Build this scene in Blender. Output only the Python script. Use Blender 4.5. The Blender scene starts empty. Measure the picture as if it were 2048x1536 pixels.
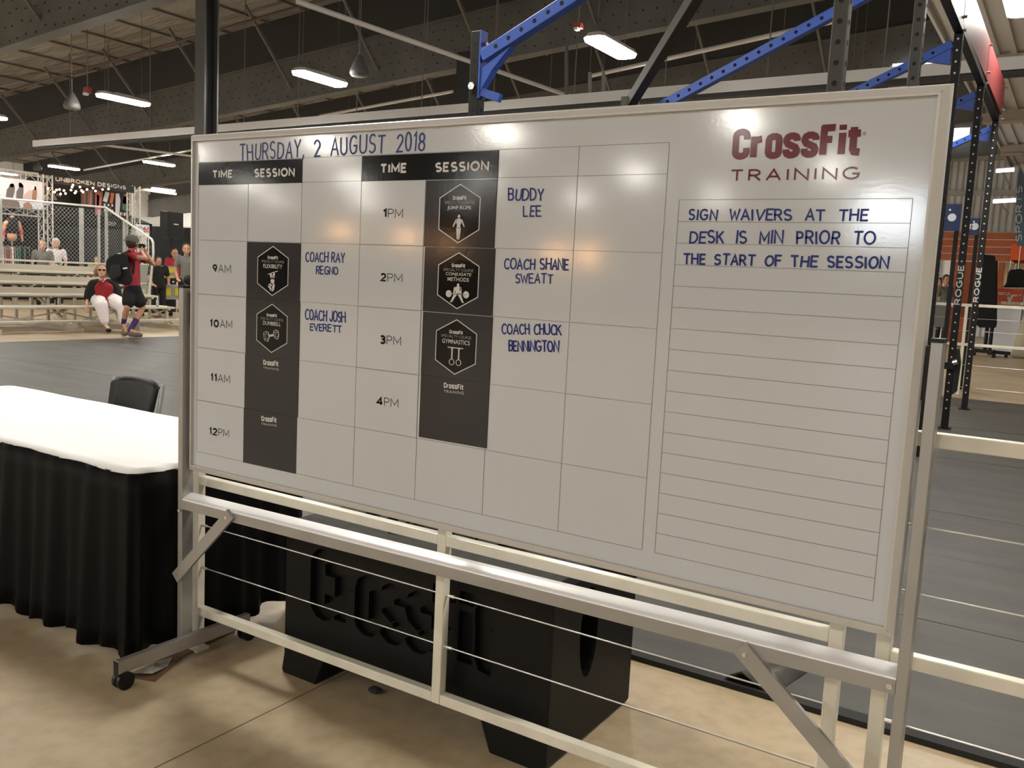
import bpy, bmesh, math, random
import numpy as np
from mathutils import Vector, Matrix
random.seed(7)
PI = math.pi
sc = bpy.context.scene
COL = sc.collection

# ---------------------------------------------------------------- camera
F_PX = 1780.0
CAM = np.array([2.74762, -2.1154, 1.52061])
_w = np.array([0.10038, 0.08101, -0.5665])
def _rot(w):
    th = np.linalg.norm(w); k = w / th
    K = np.array([[0, -k[2], k[1]], [k[2], 0, -k[0]], [-k[1], k[0], 0]])
    return np.eye(3) + math.sin(th) * K + (1 - math.cos(th)) * K @ K
_B = np.array([[1, 0, 0], [0, 0, -1], [0, 1, 0.]])
RC = _B @ _rot(_w)
cam = bpy.data.cameras.new('camera')
cam_o = bpy.data.objects.new('camera', cam)
COL.objects.link(cam_o)
M = Matrix.Identity(4)
for i in range(3):
    M[i][0] = RC[0][i]; M[i][1] = -RC[1][i]; M[i][2] = -RC[2][i]; M[i][3] = CAM[i]
cam_o.matrix_world = M
cam.sensor_width = 36.0
cam.lens = F_PX / 2048 * 36.0
cam.clip_start = 0.05; cam.clip_end = 300
sc.camera = cam_o

# ---------------------------------------------------------------- world, exposure
world = bpy.data.worlds.new('hall_air'); sc.world = world
world.use_nodes = True
world.node_tree.nodes['Background'].inputs[0].default_value = (0.75, 0.86, 1.0, 1)
world.node_tree.nodes['Background'].inputs[1].default_value = 1.0
sc.view_settings.view_transform = 'Standard'
sc.view_settings.look = 'None'
sc.view_settings.gamma = 1.0
sc.view_settings.use_curve_mapping = False
sc.view_settings.exposure = 0.0
LAMP_POWER = 135.0

# measured helper: the point where a sight line through pixel (px, py) meets the plane axis = v
def ray(px, py):
    return RC.T @ np.array([(px - 1024) / F_PX, (py - 768) / F_PX, 1.0])
def at(px, py, ax, v):
    d = ray(px, py); i = 'xyz'.index(ax)
    return Vector(CAM + d * ((v - CAM[i]) / d[i]))
def atd(px, py, depth):
    return Vector(CAM + ray(px, py) * depth)
def bd(px, py):                       # point on the writing surface
    p = at(px, py, 'y', 0.0); return (p.x, p.z)

# ---------------------------------------------------------------- materials
MATS = {}
def mat(name, col, rough=0.6, metal=0.0, spec=0.5, noise=0.0, nscale=8.0, bump=0.0, bscale=60.0, emit=None, estr=0.0, coat=0.0, col2=None, alpha=1.0, trans=0.0):
    if name in MATS: return MATS[name]
    m = bpy.data.materials.new(name); m.use_nodes = True
    nt = m.node_tree; b = nt.nodes['Principled BSDF']
    b.inputs['Base Color'].default_value = (*col, 1)
    b.inputs['Roughness'].default_value = rough
    b.inputs['Metallic'].default_value = metal
    b.inputs['Specular IOR Level'].default_value = spec
    b.inputs['Coat Weight'].default_value = coat
    b.inputs['Alpha'].default_value = alpha
    b.inputs['Transmission Weight'].default_value = trans
    if emit:
        b.inputs['Emission Color'].default_value = (*emit, 1)
        b.inputs['Emission Strength'].default_value = estr
    if noise or col2:
        tc = nt.nodes.new('ShaderNodeTexCoord'); n = nt.nodes.new('ShaderNodeTexNoise')
        n.inputs['Scale'].default_value = nscale; n.inputs['Detail'].default_value = 6
        r = nt.nodes.new('ShaderNodeValToRGB')
        c2 = col2 or tuple(max(0, c * (1 - noise)) for c in col)
        r.color_ramp.elements[0].position = 0.32; r.color_ramp.elements[1].position = 0.68
        r.color_ramp.elements[0].color = (*c2, 1); r.color_ramp.elements[1].color = (*col, 1)
        nt.links.new(tc.outputs['Object'], n.inputs['Vector'])
        nt.links.new(n.outputs['Fac'], r.inputs['Fac']); nt.links.new(r.outputs['Color'], b.inputs['Base Color'])
    if bump:
        tc = nt.nodes.new('ShaderNodeTexCoord'); n = nt.nodes.new('ShaderNodeTexNoise')
        n.inputs['Scale'].default_value = bscale; n.inputs['Detail'].default_value = 3
        bp = nt.nodes.new('ShaderNodeBump'); bp.inputs['Strength'].default_value = bump
        bp.inputs['Distance'].default_value = 0.01
        nt.links.new(tc.outputs['Object'], n.inputs['Vector'])
        nt.links.new(n.outputs['Fac'], bp.inputs['Height']); nt.links.new(bp.outputs['Normal'], b.inputs['Normal'])
    MATS[name] = m
    return m

WHITE_BOARD = mat('gloss_white_board', (0.56, 0.58, 0.60), rough=0.10, spec=0.70, bump=0.007, bscale=110)
FRAME = mat('satin_aluminium_frame', (0.62, 0.60, 0.57), rough=0.4, metal=0.15, spec=0.4)
ALU = mat('brushed_aluminium', (0.42, 0.41, 0.39), rough=0.36, metal=0.6, noise=0.12, nscale=5)
ALU_B = mat('bright_aluminium_rail', (0.80, 0.79, 0.79), rough=0.38, metal=0.2)
STEEL = mat('zinc_steel', (0.72, 0.72, 0.70), rough=0.25, metal=1.0)
GALV = mat('galvanised_steel', (0.50, 0.50, 0.48), rough=0.45, metal=0.6, noise=0.15)
INK = mat('blue_marker_ink', (0.011, 0.025, 0.20), rough=0.3, spec=.25, noise=0.3, nscale=45)
GRID = mat('grey_printed_line', (0.22, 0.20, 0.18), rough=0.4)
BLACKP = mat('gloss_black_vinyl', (0.010, 0.010, 0.010), rough=0.10, spec=.2, bump=0.010, bscale=70)
GREYM = mat('charcoal_magnet_vinyl', (0.040, 0.038, 0.041), rough=0.11, spec=.28, bump=0.012, bscale=70)
HEXM = mat('black_print', (0.008, 0.008, 0.008), rough=0.10, spec=.2, bump=0.010, bscale=70)
PRINTW = mat('white_print', (0.60, 0.59, 0.57), rough=0.35)
PRINTG = mat('grey_print', (0.26, 0.26, 0.25), rough=0.35)
PRINTK = mat('black_lettering', (0.008, 0.008, 0.008), rough=0.3, spec=.15)
RED_INK = mat('dark_red_print', (0.13, 0.003, 0.008), rough=0.13, spec=.35)
FENCE = mat('cream_painted_steel', (0.78, 0.74, 0.62), rough=0.32, noise=0.14, nscale=9)
CABLE = mat('steel_cable', (0.62, 0.60, 0.55), rough=0.35, metal=0.7)
BLOCK = mat('black_rubberised_block', (0.0050, 0.0050, 0.0047), rough=0.5, spec=.22, noise=0.4, nscale=5)
BLOCKIN = mat('worn_black_recess', (0.016, 0.016, 0.015), rough=0.5)
BLOCKTOP = mat('greyer_block_top', (0.045, 0.044, 0.037), rough=0.7, spec=.2, noise=0.35, nscale=20)  # greyer tone for the upward faces of the block
SKIRT = mat('black_polyester_skirt', (0.0030, 0.0030, 0.0030), rough=0.6, spec=.12)
CLOTH = mat('white_tablecloth', (0.88, 0.88, 0.87), rough=0.8, bump=0.05, bscale=30)
BLKPL = mat('black_plastic', (0.009, 0.009, 0.009), rough=0.4, spec=.3)
BLKRUB = mat('black_rubber', (0.018, 0.018, 0.018), rough=0.8)
RACK = mat('black_powder_coat', (0.009, 0.009, 0.009), rough=0.5, spec=.25)
RACK_G = mat('dark_grey_powder_coat', (0.042, 0.040, 0.034), rough=0.5, spec=.3)
BLUE = mat('blue_powder_coat', (0.030, 0.090, 0.42), rough=0.4)
RED = mat('red_powder_coat', (0.17, 0.018, 0.018), rough=0.5)
HOLE = mat('hole_shadow_black', (0.003, 0.003, 0.003), rough=0.9)
RIVET = mat('pale_hole_rim', (0.6, 0.6, 0.58), rough=0.5)
DECK = mat('cream_roof_insulation', (0.33, 0.31, 0.28), rough=0.7, noise=0.18, nscale=0.9, bump=0.5, bscale=2.5)
WEB = mat('grey_girder_wrap', (0.135, 0.13, 0.118), rough=0.8, noise=0.2, nscale=1.5)
WEBD = mat('dark_girder_wrap', (0.045, 0.043, 0.040), rough=0.8)
PIN = mat('dark_fixing_pin', (0.02, 0.02, 0.02), rough=0.7)
COLM = mat('dark_grey_column_paint', (0.085, 0.085, 0.080), rough=0.55)
COLMB = mat('black_column_paint', (0.018, 0.018, 0.018), rough=0.6)
COLML = mat('light_grey_column_paint', (0.30, 0.30, 0.29), rough=0.5)
WALLM = mat('pale_grey_metal_wall', (0.50, 0.49, 0.47), rough=0.5, noise=0.12, nscale=0.6)
INSUL = mat('white_insulated_wall', (0.92, 0.91, 0.88), rough=0.55, bump=0.4, bscale=1.6)
TUBEW = mat('warm_white_lamp_diffuser', (0.9, 0.9, 0.85), rough=0.4, emit=(1.0, 0.955, 0.875), estr=LAMP_POWER)
DAY = mat('daylight_window_panel', (0.9, 0.9, 0.95), rough=0.4, emit=(0.84, 0.92, 1.0), estr=20)
BULB = mat('warm_bulb_glass', (1, 0.8, 0.5), rough=0.3, emit=(1.0, 0.50, 0.20), estr=60)
BULB2 = mat('warm_string_bulb_glass', (1, 0.8, 0.5), rough=0.3, emit=(1.0, 0.55, 0.28), estr=14)
SIGNRED = mat('red_alarm_plastic', (0.30, 0.05, 0.03), rough=0.4)
SKIN = mat('tan_skin', (0.52, 0.27, 0.17), rough=0.55)
SKIN2 = mat('light_skin', (0.66, 0.40, 0.29), rough=0.55)
REDT = mat('red_cotton', (0.42, 0.030, 0.045), rough=0.85, noise=0.2)
REDW = mat('deep_red_knit', (0.28, 0.012, 0.014), rough=0.85)
BLKC = mat('black_cotton', (0.009, 0.009, 0.010), rough=0.9)
WHT = mat('white_denim', (0.82, 0.76, 0.76), rough=0.85)
GREYC = mat('grey_cotton', (0.16, 0.16, 0.14), rough=0.9)
HAIR = mat('ash_blonde_hair', (0.33, 0.21, 0.12), rough=0.6, noise=0.4, nscale=60)
HAIRD = mat('dark_brown_hair', (0.03, 0.02, 0.015), rough=0.6)
CAPM = mat('grey_cap_cloth', (0.12, 0.12, 0.10), rough=0.85)
PURPLE = mat('purple_sock_knit', (0.09, 0.035, 0.20), rough=0.85, noise=0.6, nscale=40)
SHOE = mat('brown_grey_shoe', (0.14, 0.11, 0.09), rough=0.7)
SOLE = mat('pale_sole', (0.55, 0.53, 0.48), rough=0.6)
LENS = mat('amber_black_lens', (0.05, 0.012, 0.008), rough=0.1)
YEL = mat('yellow_case_panel', (0.62, 0.50, 0.02), rough=0.5)
ORANGE = mat('orange_stained_board', (0.50, 0.13, 0.035), rough=0.55, noise=0.25, nscale=4)
ORNG2 = mat('orange_canopy_cloth', (0.85, 0.13, 0.03), rough=0.8)
FLAG = mat('slate_blue_flag_cloth', (0.10, 0.16, 0.21), rough=0.8)
PAPERW = mat('white_poster_vinyl', (0.80, 0.82, 0.88), rough=0.5)
PINKP = mat('pink_print', (0.55, 0.16, 0.16), rough=0.5)
TANP = mat('tan_print', (0.42, 0.22, 0.14), rough=0.5)
GREYP = mat('grey_figure_print', (0.20, 0.16, 0.14), rough=0.5)
TEALP = mat('teal_print', (0.07, 0.16, 0.14), rough=0.5)
BROWN = mat('brown_cardboard', (0.20, 0.11, 0.06), rough=0.8, noise=0.4, nscale=9)
PLASTIC = mat('cloudy_plastic_film', (0.45, 0.43, 0.38), rough=0.25, noise=0.5, nscale=14)

def floor_mat():
    m = bpy.data.materials.new('polished_concrete'); m.use_nodes = True
    nt = m.node_tree; b = nt.nodes['Principled BSDF']
    tc = nt.nodes.new('ShaderNodeTexCoord')
    n1 = nt.nodes.new('ShaderNodeTexNoise'); n1.inputs['Scale'].default_value = 1.1; n1.inputs['Detail'].default_value = 5
    n2 = nt.nodes.new('ShaderNodeTexNoise'); n2.inputs['Scale'].default_value = 14; n2.inputs['Detail'].default_value = 8
    r = nt.nodes.new('ShaderNodeValToRGB')
    r.color_ramp.elements[0].position = 0.30; r.color_ramp.elements[0].color = (0.37, 0.285, 0.18, 1)
    r.color_ramp.elements[1].position = 0.70; r.color_ramp.elements[1].color = (0.53, 0.42, 0.27, 1)
    mx = nt.nodes.new('ShaderNodeMixRGB'); mx.blend_type = 'MULTIPLY'; mx.inputs[0].default_value = 0.35
    r2 = nt.nodes.new('ShaderNodeValToRGB')
    r2.color_ramp.elements[0].position = 0.35; r2.color_ramp.elements[0].color = (0.62, 0.6, 0.56, 1)
    r2.color_ramp.elements[1].position = 0.6; r2.color_ramp.elements[1].color = (1, 1, 1, 1)
    for n in (n1, n2): nt.links.new(tc.outputs['Object'], n.inputs['Vector'])
    nt.links.new(n1.outputs['Fac'], r.inputs['Fac']); nt.links.new(n2.outputs['Fac'], r2.inputs['Fac'])
    nt.links.new(r.outputs['Color'], mx.inputs[1]); nt.links.new(r2.outputs['Color'], mx.inputs[2])
    nt.links.new(mx.outputs['Color'], b.inputs['Base Color'])
    b.inputs['Roughness'].default_value = 0.42
    return m
FLOORM = floor_mat()
def matt_mat():
    m = bpy.data.materials.new('black_rubber_matting'); m.use_nodes = True
    nt = m.node_tree; b = nt.nodes['Principled BSDF']
    tc = nt.nodes.new('ShaderNodeTexCoord'); mp = nt.nodes.new('ShaderNodeMapping')
    mp.inputs['Scale'].default_value = (0.5, 2.2, 1)
    n = nt.nodes.new('ShaderNodeTexNoise'); n.inputs['Scale'].default_value = 1.6; n.inputs['Detail'].default_value = 9; n.inputs['Roughness'].default_value = 0.65
    r = nt.nodes.new('ShaderNodeValToRGB')
    r.color_ramp.elements[0].position = 0.3; r.color_ramp.elements[0].color = (0.030, 0.029, 0.027, 1)
    r.color_ramp.elements[1].position = 0.75; r.color_ramp.elements[1].color = (0.085, 0.078, 0.062, 1)
    nt.links.new(tc.outputs['Object'], mp.inputs['Vector']); nt.links.new(mp.outputs['Vector'], n.inputs['Vector'])
    nt.links.new(n.outputs['Fac'], r.inputs['Fac']); nt.links.new(r.outputs['Color'], b.inputs['Base Color'])
    b.inputs['Roughness'].default_value = 0.5
    return m
MATT = matt_mat()

def deck_billows(m):                                  # sagging insulation: long soft folds across the purlins
    nt = m.node_tree; b = nt.nodes['Principled BSDF']
    tc = nt.nodes.new('ShaderNodeTexCoord'); mp = nt.nodes.new('ShaderNodeMapping'); mp.inputs['Scale'].default_value = (.35, 1.6, 1)
    n = nt.nodes.new('ShaderNodeTexNoise'); n.inputs['Scale'].default_value = 1.1; n.inputs['Detail'].default_value = 4
    bp = nt.nodes.new('ShaderNodeBump'); bp.inputs['Strength'].default_value = 1.0; bp.inputs['Distance'].default_value = .45
    nt.links.new(tc.outputs['Object'], mp.inputs['Vector']); nt.links.new(mp.outputs['Vector'], n.inputs['Vector'])
    nt.links.new(n.outputs['Fac'], bp.inputs['Height']); nt.links.new(bp.outputs['Normal'], b.inputs['Normal'])
deck_billows(DECK)

# ---------------------------------------------------------------- mesh helpers
class MB:
    def __init__(s): s.v = []; s.f = []; s.mi = []; s.mats = []
    def _m(s, m):
        if m is None: return 0
        if m not in s.mats: s.mats.append(m)
        return s.mats.index(m)
    def add(s, vs, fs, m=None):
        k = len(s.v); s.v += [tuple(v) for v in vs]; s.f += [tuple(i + k for i in f) for f in fs]
        s.mi += [s._m(m)] * len(fs); return s
    def box(s, lo, hi, m=None):
        x0, y0, z0 = lo; x1, y1, z1 = hi
        vs = [(x0, y0, z0), (x1, y0, z0), (x1, y1, z0), (x0, y1, z0), (x0, y0, z1), (x1, y0, z1), (x1, y1, z1), (x0, y1, z1)]
        return s.add(vs, [(0, 3, 2, 1), (4, 5, 6, 7), (0, 1, 5, 4), (1, 2, 6, 5), (2, 3, 7, 6), (3, 0, 4, 7)], m)
    def bar(s, a, b, w, h, up=(0, 0, 1), m=None):      # w across, h along up
        a = Vector(a); b = Vector(b); d = (b - a).normalized(); u = Vector(up)
        if abs(d.dot(u)) > 0.98: u = Vector((0, 1, 0)) if abs(d.y) < .9 else Vector((1, 0, 0))
        r = d.cross(u).normalized(); u = r.cross(d).normalized()
        vs = []
        for p in (a, b):
            for i, j in ((-1, -1), (1, -1), (1, 1), (-1, 1)): vs.append(p + r * (w / 2 * i) + u * (h / 2 * j))
        return s.add(vs, [(0, 1, 2, 3), (7, 6, 5, 4), (0, 4, 5, 1), (1, 5, 6, 2), (2, 6, 7, 3), (3, 7, 4, 0)], m)
    def tube(s, pts, r, n=8, m=None, cap=True):
        pts = [Vector(p) for p in pts]; rs = r if isinstance(r, (list, tuple)) else [r] * len(pts)
        vs = []; fs = []; prev = None
        for i, p in enumerate(pts):
            d = (pts[min(i + 1, len(pts) - 1)] - pts[max(i - 1, 0)]).normalized()
            if prev is None:
                a = Vector((0, 0, 1)) if abs(d.z) < .9 else Vector((1, 0, 0)); x = d.cross(a).normalized()
            else:
                x = (prev - d * prev.dot(d)).normalized()
            prev = x; y = d.cross(x)
            for k in range(n):
                t = 2 * PI * k / n; vs.append(p + (x * math.cos(t) + y * math.sin(t)) * rs[i])
        for i in range(len(pts) - 1):
            for k in range(n):
                fs.append((i * n + k, i * n + (k + 1) % n, (i + 1) * n + (k + 1) % n, (i + 1) * n + k))
        if cap:
            fs.append(tuple(reversed(range(n)))); fs.append(tuple(range((len(pts) - 1) * n, len(pts) * n)))
        return s.add(vs, fs, m)
    def prism(s, poly, f0, f1, m=None):               # poly 2D; f0/f1 map (u,v)->3D for both ends
        n = len(poly); vs = [f0(*p) for p in poly] + [f1(*p) for p in poly]
        return s.add(vs, [tuple(range(n)), tuple(reversed(range(n, 2 * n)))] + [(i, i + n, (i + 1) % n + n, (i + 1) % n) for i in range(n)], m)
    def ball(s, c, r, m=None, seg=12, rings=8, R=None):
        c = Vector(c); r = Vector(r) if isinstance(r, (tuple, list, Vector)) else Vector((r, r, r))
        vs = []; fs = []
        for i in range(rings + 1):
            t = PI * i / rings
            for k in range(seg):
                p = 2 * PI * k / seg
                q = Vector((r.x * math.sin(t) * math.cos(p), r.y * math.sin(t) * math.sin(p), r.z * math.cos(t)))
                vs.append(c + (R @ q if R is not None else q))
        for i in range(rings):
            for k in range(seg):
                fs.append((i * seg + k, (i + 1) * seg + k, (i + 1) * seg + (k + 1) % seg, i * seg + (k + 1) % seg))
        return s.add(vs, fs, m)
    def build(s, name, m=None, parent=None, smooth=False, bevel=0.0, bseg=2):
        me = bpy.data.meshes.new(name)
        me.from_pydata(s.v, [], s.f); me.update()
        if s.mats:
            for x in s.mats: me.materials.append(x)
            for p, i in zip(me.polygons, s.mi): p.material_index = i
        elif m: me.materials.append(m)
        bm = bmesh.new(); bm.from_mesh(me)
        bmesh.ops.remove_doubles(bm, verts=bm.verts, dist=1e-6)
        bmesh.ops.recalc_face_normals(bm, faces=bm.faces)
        if bevel:
            bmesh.ops.bevel(bm, geom=[e for e in bm.edges if len(e.link_faces) == 2 and e.calc_face_angle(0) > 0.5], offset=bevel, segments=bseg, affect='EDGES', profile=0.5)
        bm.to_mesh(me); bm.free()
        if smooth:
            for p in me.polygons: p.use_smooth = True
        o = bpy.data.objects.new(name, me); COL.objects.link(o)
        if parent: attach(o, parent)
        return o
def attach(o, parent):
    o.parent = parent
    pm = Matrix.Identity(4) if parent.parent else Matrix.Translation(parent.location)   # parts are built in world space
    o.matrix_parent_inverse = pm.inverted()
def thing(name, label, cat, loc=(0, 0, 0), group=None):
    o = bpy.data.objects.new(name, None); COL.objects.link(o); o.location = loc; o.empty_display_size = .1
    o['label'] = label; o['category'] = cat
    if group: o['group'] = group
    return o
def tag(o, label, cat, group=None):
    o['label'] = label; o['category'] = cat
    if group: o['group'] = group
    return o
def struct(o): o['kind'] = 'structure'; return o
def stuff(o): o['kind'] = 'stuff'; return o
def kids(o): return [c for c in COL.objects if c.parent == o]
def dup(o, offset, label=None, parent=None, _top=True):
    c = o.copy(); COL.objects.link(c)
    if parent is not None:
        mpi = o.matrix_parent_inverse.copy(); c.parent = parent; c.matrix_parent_inverse = mpi
    if _top: c.location = Vector(o.location) + Vector(offset)
    if label: c['label'] = label
    for k in CH.get(o.name, []): dup(k, (0, 0, 0), None, c, False)
    return c
CH = {}
def index(o):                                        # remember the children of a thing once, before copying it
    ks = [c for c in o.children]; CH[o.name] = ks
    for k in ks: index(k)

# ---------------------------------------------------------------- lettering
def ribbon(mb, pts, w, f, m=None, cap=0.0):
    P = [Vector((p[0], p[1])) for p in pts]
    Q = [P[0]]
    for p in P[1:]:
        if (p - Q[-1]).length > 1e-5: Q.append(p)
    P = Q; n = len(P)
    if n < 2: return
    closed = (P[0] - P[-1]).length < 1e-4 and n > 3
    if closed: P = P[:-1]; n -= 1
    L = []; R = []
    for i in range(n):
        a = P[i - 1] if (i > 0 or closed) else None
        b = P[(i + 1) % n] if (i < n - 1 or closed) else None
        d0 = (P[i] - a).normalized() if a is not None else (b - P[i]).normalized()
        d1 = (b - P[i]).normalized() if b is not None else d0
        t = (d0 + d1); t = t.normalized() if t.length > 1e-3 else d1
        nn = Vector((-t.y, t.x)); k = 1 / max(0.5, nn.dot(Vector((-d1.y, d1.x))))
        q = P[i].copy()
        if not closed and i == 0: q -= d0 * cap
        if not closed and i == n - 1: q += d0 * cap
        L.append(q + nn * (w / 2 * k)); R.append(q - nn * (w / 2 * k))
    vs = [f(*p) for p in L] + [f(*p) for p in R]
    fs = [(i, i + 1, n + i + 1, n + i) for i in range(n - 1)]
    if closed: fs.append((n - 1, 0, n, 2 * n - 1))
    mb.add(vs, fs, m)
def arc(cx, cy, rx, ry, a0, a1, n=9):
    return [(cx + rx * math.cos(math.radians(a0 + (a1 - a0) * i / (n - 1))), cy + ry * math.sin(math.radians(a0 + (a1 - a0) * i / (n - 1)))) for i in range(n)]
ST = {
 'A': (.70, [[(0, 0), (.35, 1), (.70, 0)], [(.13, .34), (.57, .34)]]),
 'B': (.58, [[(0, 0), (0, 1), (.3, 1)] + arc(.3, .765, .25, .235, 90, -90) + [(0, .53)], [(.3, .53)] + arc(.3, .265, .28, .265, 90, -90) + [(0, 0)]]),
 'C': (.66, [arc(.38, .5, .38, .5, 48, 312, 14)]),
 'D': (.64, [[(0, 0), (0, 1), (.2, 1)] + arc(.2, .5, .44, .5, 90, -90, 12) + [(0, 0)]]),
 'E': (.52, [[(.52, 1), (0, 1), (0, 0), (.52, 0)], [(0, .52), (.44, .52)]]),
 'F': (.50, [[(.50, 1), (0, 1), (0, 0)], [(0, .52), (.42, .52)]]),
 'G': (.70, [arc(.38, .5, .38, .5, 48, 318, 14) + [(.70, .45), (.42, .45)]]),
 'H': (.62, [[(0, 0), (0, 1)], [(.62, 0), (.62, 1)], [(0, .52), (.62, .52)]]),
 'I': (.06, [[(.03, 0), (.03, 1)]]),
 'J': (.42, [[(.42, 1), (.42, .22)] + arc(.21, .22, .21, .22, 0, -180, 8)]),
 'K': (.58, [[(0, 0), (0, 1)], [(.56, 1), (0, .42)], [(.2, .62), (.58, 0)]]),
 'L': (.48, [[(0, 1), (0, 0), (.48, 0)]]),
 'M': (.78, [[(0, 0), (0, 1), (.39, .25), (.78, 1), (.78, 0)]]),
 'N': (.64, [[(0, 0), (0, 1), (.64, 0), (.64, 1)]]),
 'O': (.78, [arc(.39, .5, .39, .5, 90, 450, 19)]),
 'P': (.54, [[(0, 0), (0, 1), (.27, 1)] + arc(.27, .74, .27, .26, 90, -90) + [(0, .48)]]),
 'R': (.58, [[(0, 0), (0, 1), (.27, 1)] + arc(.27, .74, .27, .26, 90, -90) + [(0, .48)], [(.27, .48), (.58, 0)]]),
 'S': (.56, [arc(.28, .75, .26, .25, 40, 270, 10) + arc(.28, .25, .28, .25, 90, -140, 10)[1:]]),
 'T': (.62, [[(0, 1), (.62, 1)], [(.31, 1), (.31, 0)]]),
 'U': (.62, [[(0, 1), (0, .31)] + arc(.31, .31, .31, .31, 180, 360, 10) + [(.62, 1)]]),
 'V': (.66, [[(0, 1), (.33, 0), (.66, 1)]]),
 'W': (.90, [[(0, 1), (.22, 0), (.45, .8), (.68, 0), (.90, 1)]]),
 'X': (.62, [[(0, 0), (.62, 1)], [(0, 1), (.62, 0)]]),
 'Y': (.62, [[(0, 1), (.31, .48), (.62, 1)], [(.31, .48), (.31, 0)]]),
 'Z': (.6, [[(0, 1), (.6, 1), (0, 0), (.6, 0)]]),
 '0': (.56, [arc(.28, .5, .28, .5, 90, 450, 17)]),
 '1': (.18, [[(0, .8), (.16, 1), (.16, 0)]]),
 '2': (.54, [arc(.27, .72, .27, .28, 165, -25, 10) + [(0, 0), (.56, 0)]]),
 '3': (.54, [arc(.25, .76, .26, .24, 150, -80, 9) + arc(.25, .27, .28, .27, 85, -150, 9)]),
 '4': (.60, [[(.44, 0), (.44, 1), (0, .28), (.60, .28)]]),
 '5': (.5, [[(.48, 1), (.06, 1), (.03, .55)] + arc(.22, .32, .26, .3, 110, -150, 9)]),
 '8': (.52, [arc(.26, .76, .22, .24, -90, 270, 13), arc(.26, .26, .26, .26, 90, 450, 13)]),
 '9': (.54, [arc(.27, .70, .27, .30, 0, 360, 13), [(.54, .70), (.30, 0)]]),
 ',': (.1, [[(.08, .08), (.02, -.12)]]),
 # heavy condensed lower case of the big logo
 'r': (.26, [[(.0, .0), (.0, .76)], [(.0, .50), (.08, .62), (.27, .66)]]),
 'o': (.36, [[(0, .16), (0, .60)] + arc(.18, .60, .18, .13, 180, 0, 6) + [(.36, .16)] + arc(.18, .16, .18, .13, 0, -180, 6)]),
 's': (.36, [[(.36, .53), (.36, .60)] + arc(.18, .60, .18, .12, 0, 180, 6) + [(0, .52), (.05, .43), (.31, .30), (.36, .20)] + arc(.18, .15, .18, .12, 0, -180, 6) + [(0, .24)]]),
 'i': (.0, [[(0, 0), (0, .74)], [(0, .84), (0, 1.02)]]),
 't': (.30, [[(.10, .92), (.10, .16), (.15, .07), (.32, .05)], [(-.08, .70), (.32, .70)]]),
 '(': (.40, [[(.40, .66), (.40, .80)] + arc(.20, .80, .20, .15, 0, 180, 7)[1:] + [(0, .20)] + arc(.20, .20, .20, .15, 180, 360, 7)[1:] + [(.40, .36)]]),
 'f': (.34, [[(0, 0), (0, 1.02)], [(-.08, .935), (.36, .935)], [(0, .53), (.28, .53)]]),
}
def strokes(text, gap=.22, space=.45, jit=0.0, seed=0):
    rnd = random.Random(seed); x = 0; out = []
    for ch in text:
        if ch == ' ': x += space; continue
        w, ss = ST[ch]
        sx = 1 + rnd.uniform(-jit, jit); dy = rnd.uniform(-jit, jit) * .5; sh = rnd.uniform(-jit, jit) * .8
        for s_ in ss: out.append([(x + (px + sh * py) * sx, py * (1 + dy) + dy * .4) for px, py in s_])
        x += w * sx + gap * (1 + rnd.uniform(-jit, jit))
    return out, x - gap
def quad(bl, br, tl, off=0.0006, plane=None):
    """map unit box (u 0..1, v 0..1) to the writing surface from three measured pixels"""
    B = bd(*bl); Rr = bd(*br); T = bd(*tl)
    ux, uz = Rr[0] - B[0], Rr[1] - B[1]; h = math.hypot(T[0] - B[0], T[1] - B[1])
    L = math.hypot(ux, uz)
    nx, nz = -uz / L, ux / L
    return (lambda u, v: (B[0] + ux * u + nx * h * v, -off, B[1] + uz * u + nz * h * v)), L, h
def write(name, text, bl, br, tl, weight, m, parent, off=.0006, jit=0.0, seed=0, gap=.22, space=.45, cap=0.0, mapper=None):
    f, L, h = mapper if mapper else quad(bl, br, tl, off)
    ss, W = strokes(text, gap, space, jit, seed)
    wu = weight                                       # stroke weight as a share of the letter height
    mb = MB()
    o_, u_, v_ = Vector(f(0, 0)), Vector(f(1, 0)), Vector(f(0, 1)); nn = (u_ - o_).cross(v_ - o_).normalized()
    for k_, s_ in enumerate(ss):
        g = lambda x, y, k_=k_: tuple(Vector(f(x / L, y / h)) + nn * (.00006 + .00006 * (k_ % 4)))   # metres on the surface
        ribbon(mb, [(p[0] / W * (L - wu * h) + wu * h / 2, (p[1] * (1 - wu) + wu / 2) * h) for p in s_], wu * h, g, cap=wu * h * cap)
    return mb.build(name, m, parent)
def font_text(name, text, bl, br, tl, m, parent, bold=0.0, off=.0006, mapper=None):
    f, L, h = mapper if mapper else quad(bl, br, tl, off)
    cu = bpy.data.curves.new(name, 'FONT'); cu.body = text; cu.offset = bold; cu.resolution_u = 4; cu.space_character = 1.0 + bold * 3.2
    o = bpy.data.objects.new('tmp', cu); COL.objects.link(o)
    bpy.context.view_layer.update()
    me = bpy.data.meshes.new_from_object(o.evaluated_get(bpy.context.evaluated_depsgraph_get()))
    bpy.data.objects.remove(o); bpy.data.curves.remove(cu)
    co = np.array([v.co[:] for v in me.vertices])
    x0, x1 = co[:, 0].min(), co[:, 0].max(); y0, y1 = co[:, 1].min(), co[:, 1].max()
    for v in me.vertices: v.co = f((v.co.x - x0) / (x1 - x0), (v.co.y - y0) / (y1 - y0))
    me.materials.clear(); me.materials.append(m); me.name = name
    o = bpy.data.objects.new(name, me); COL.objects.link(o)
    if parent: attach(o, parent)
    return o
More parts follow.
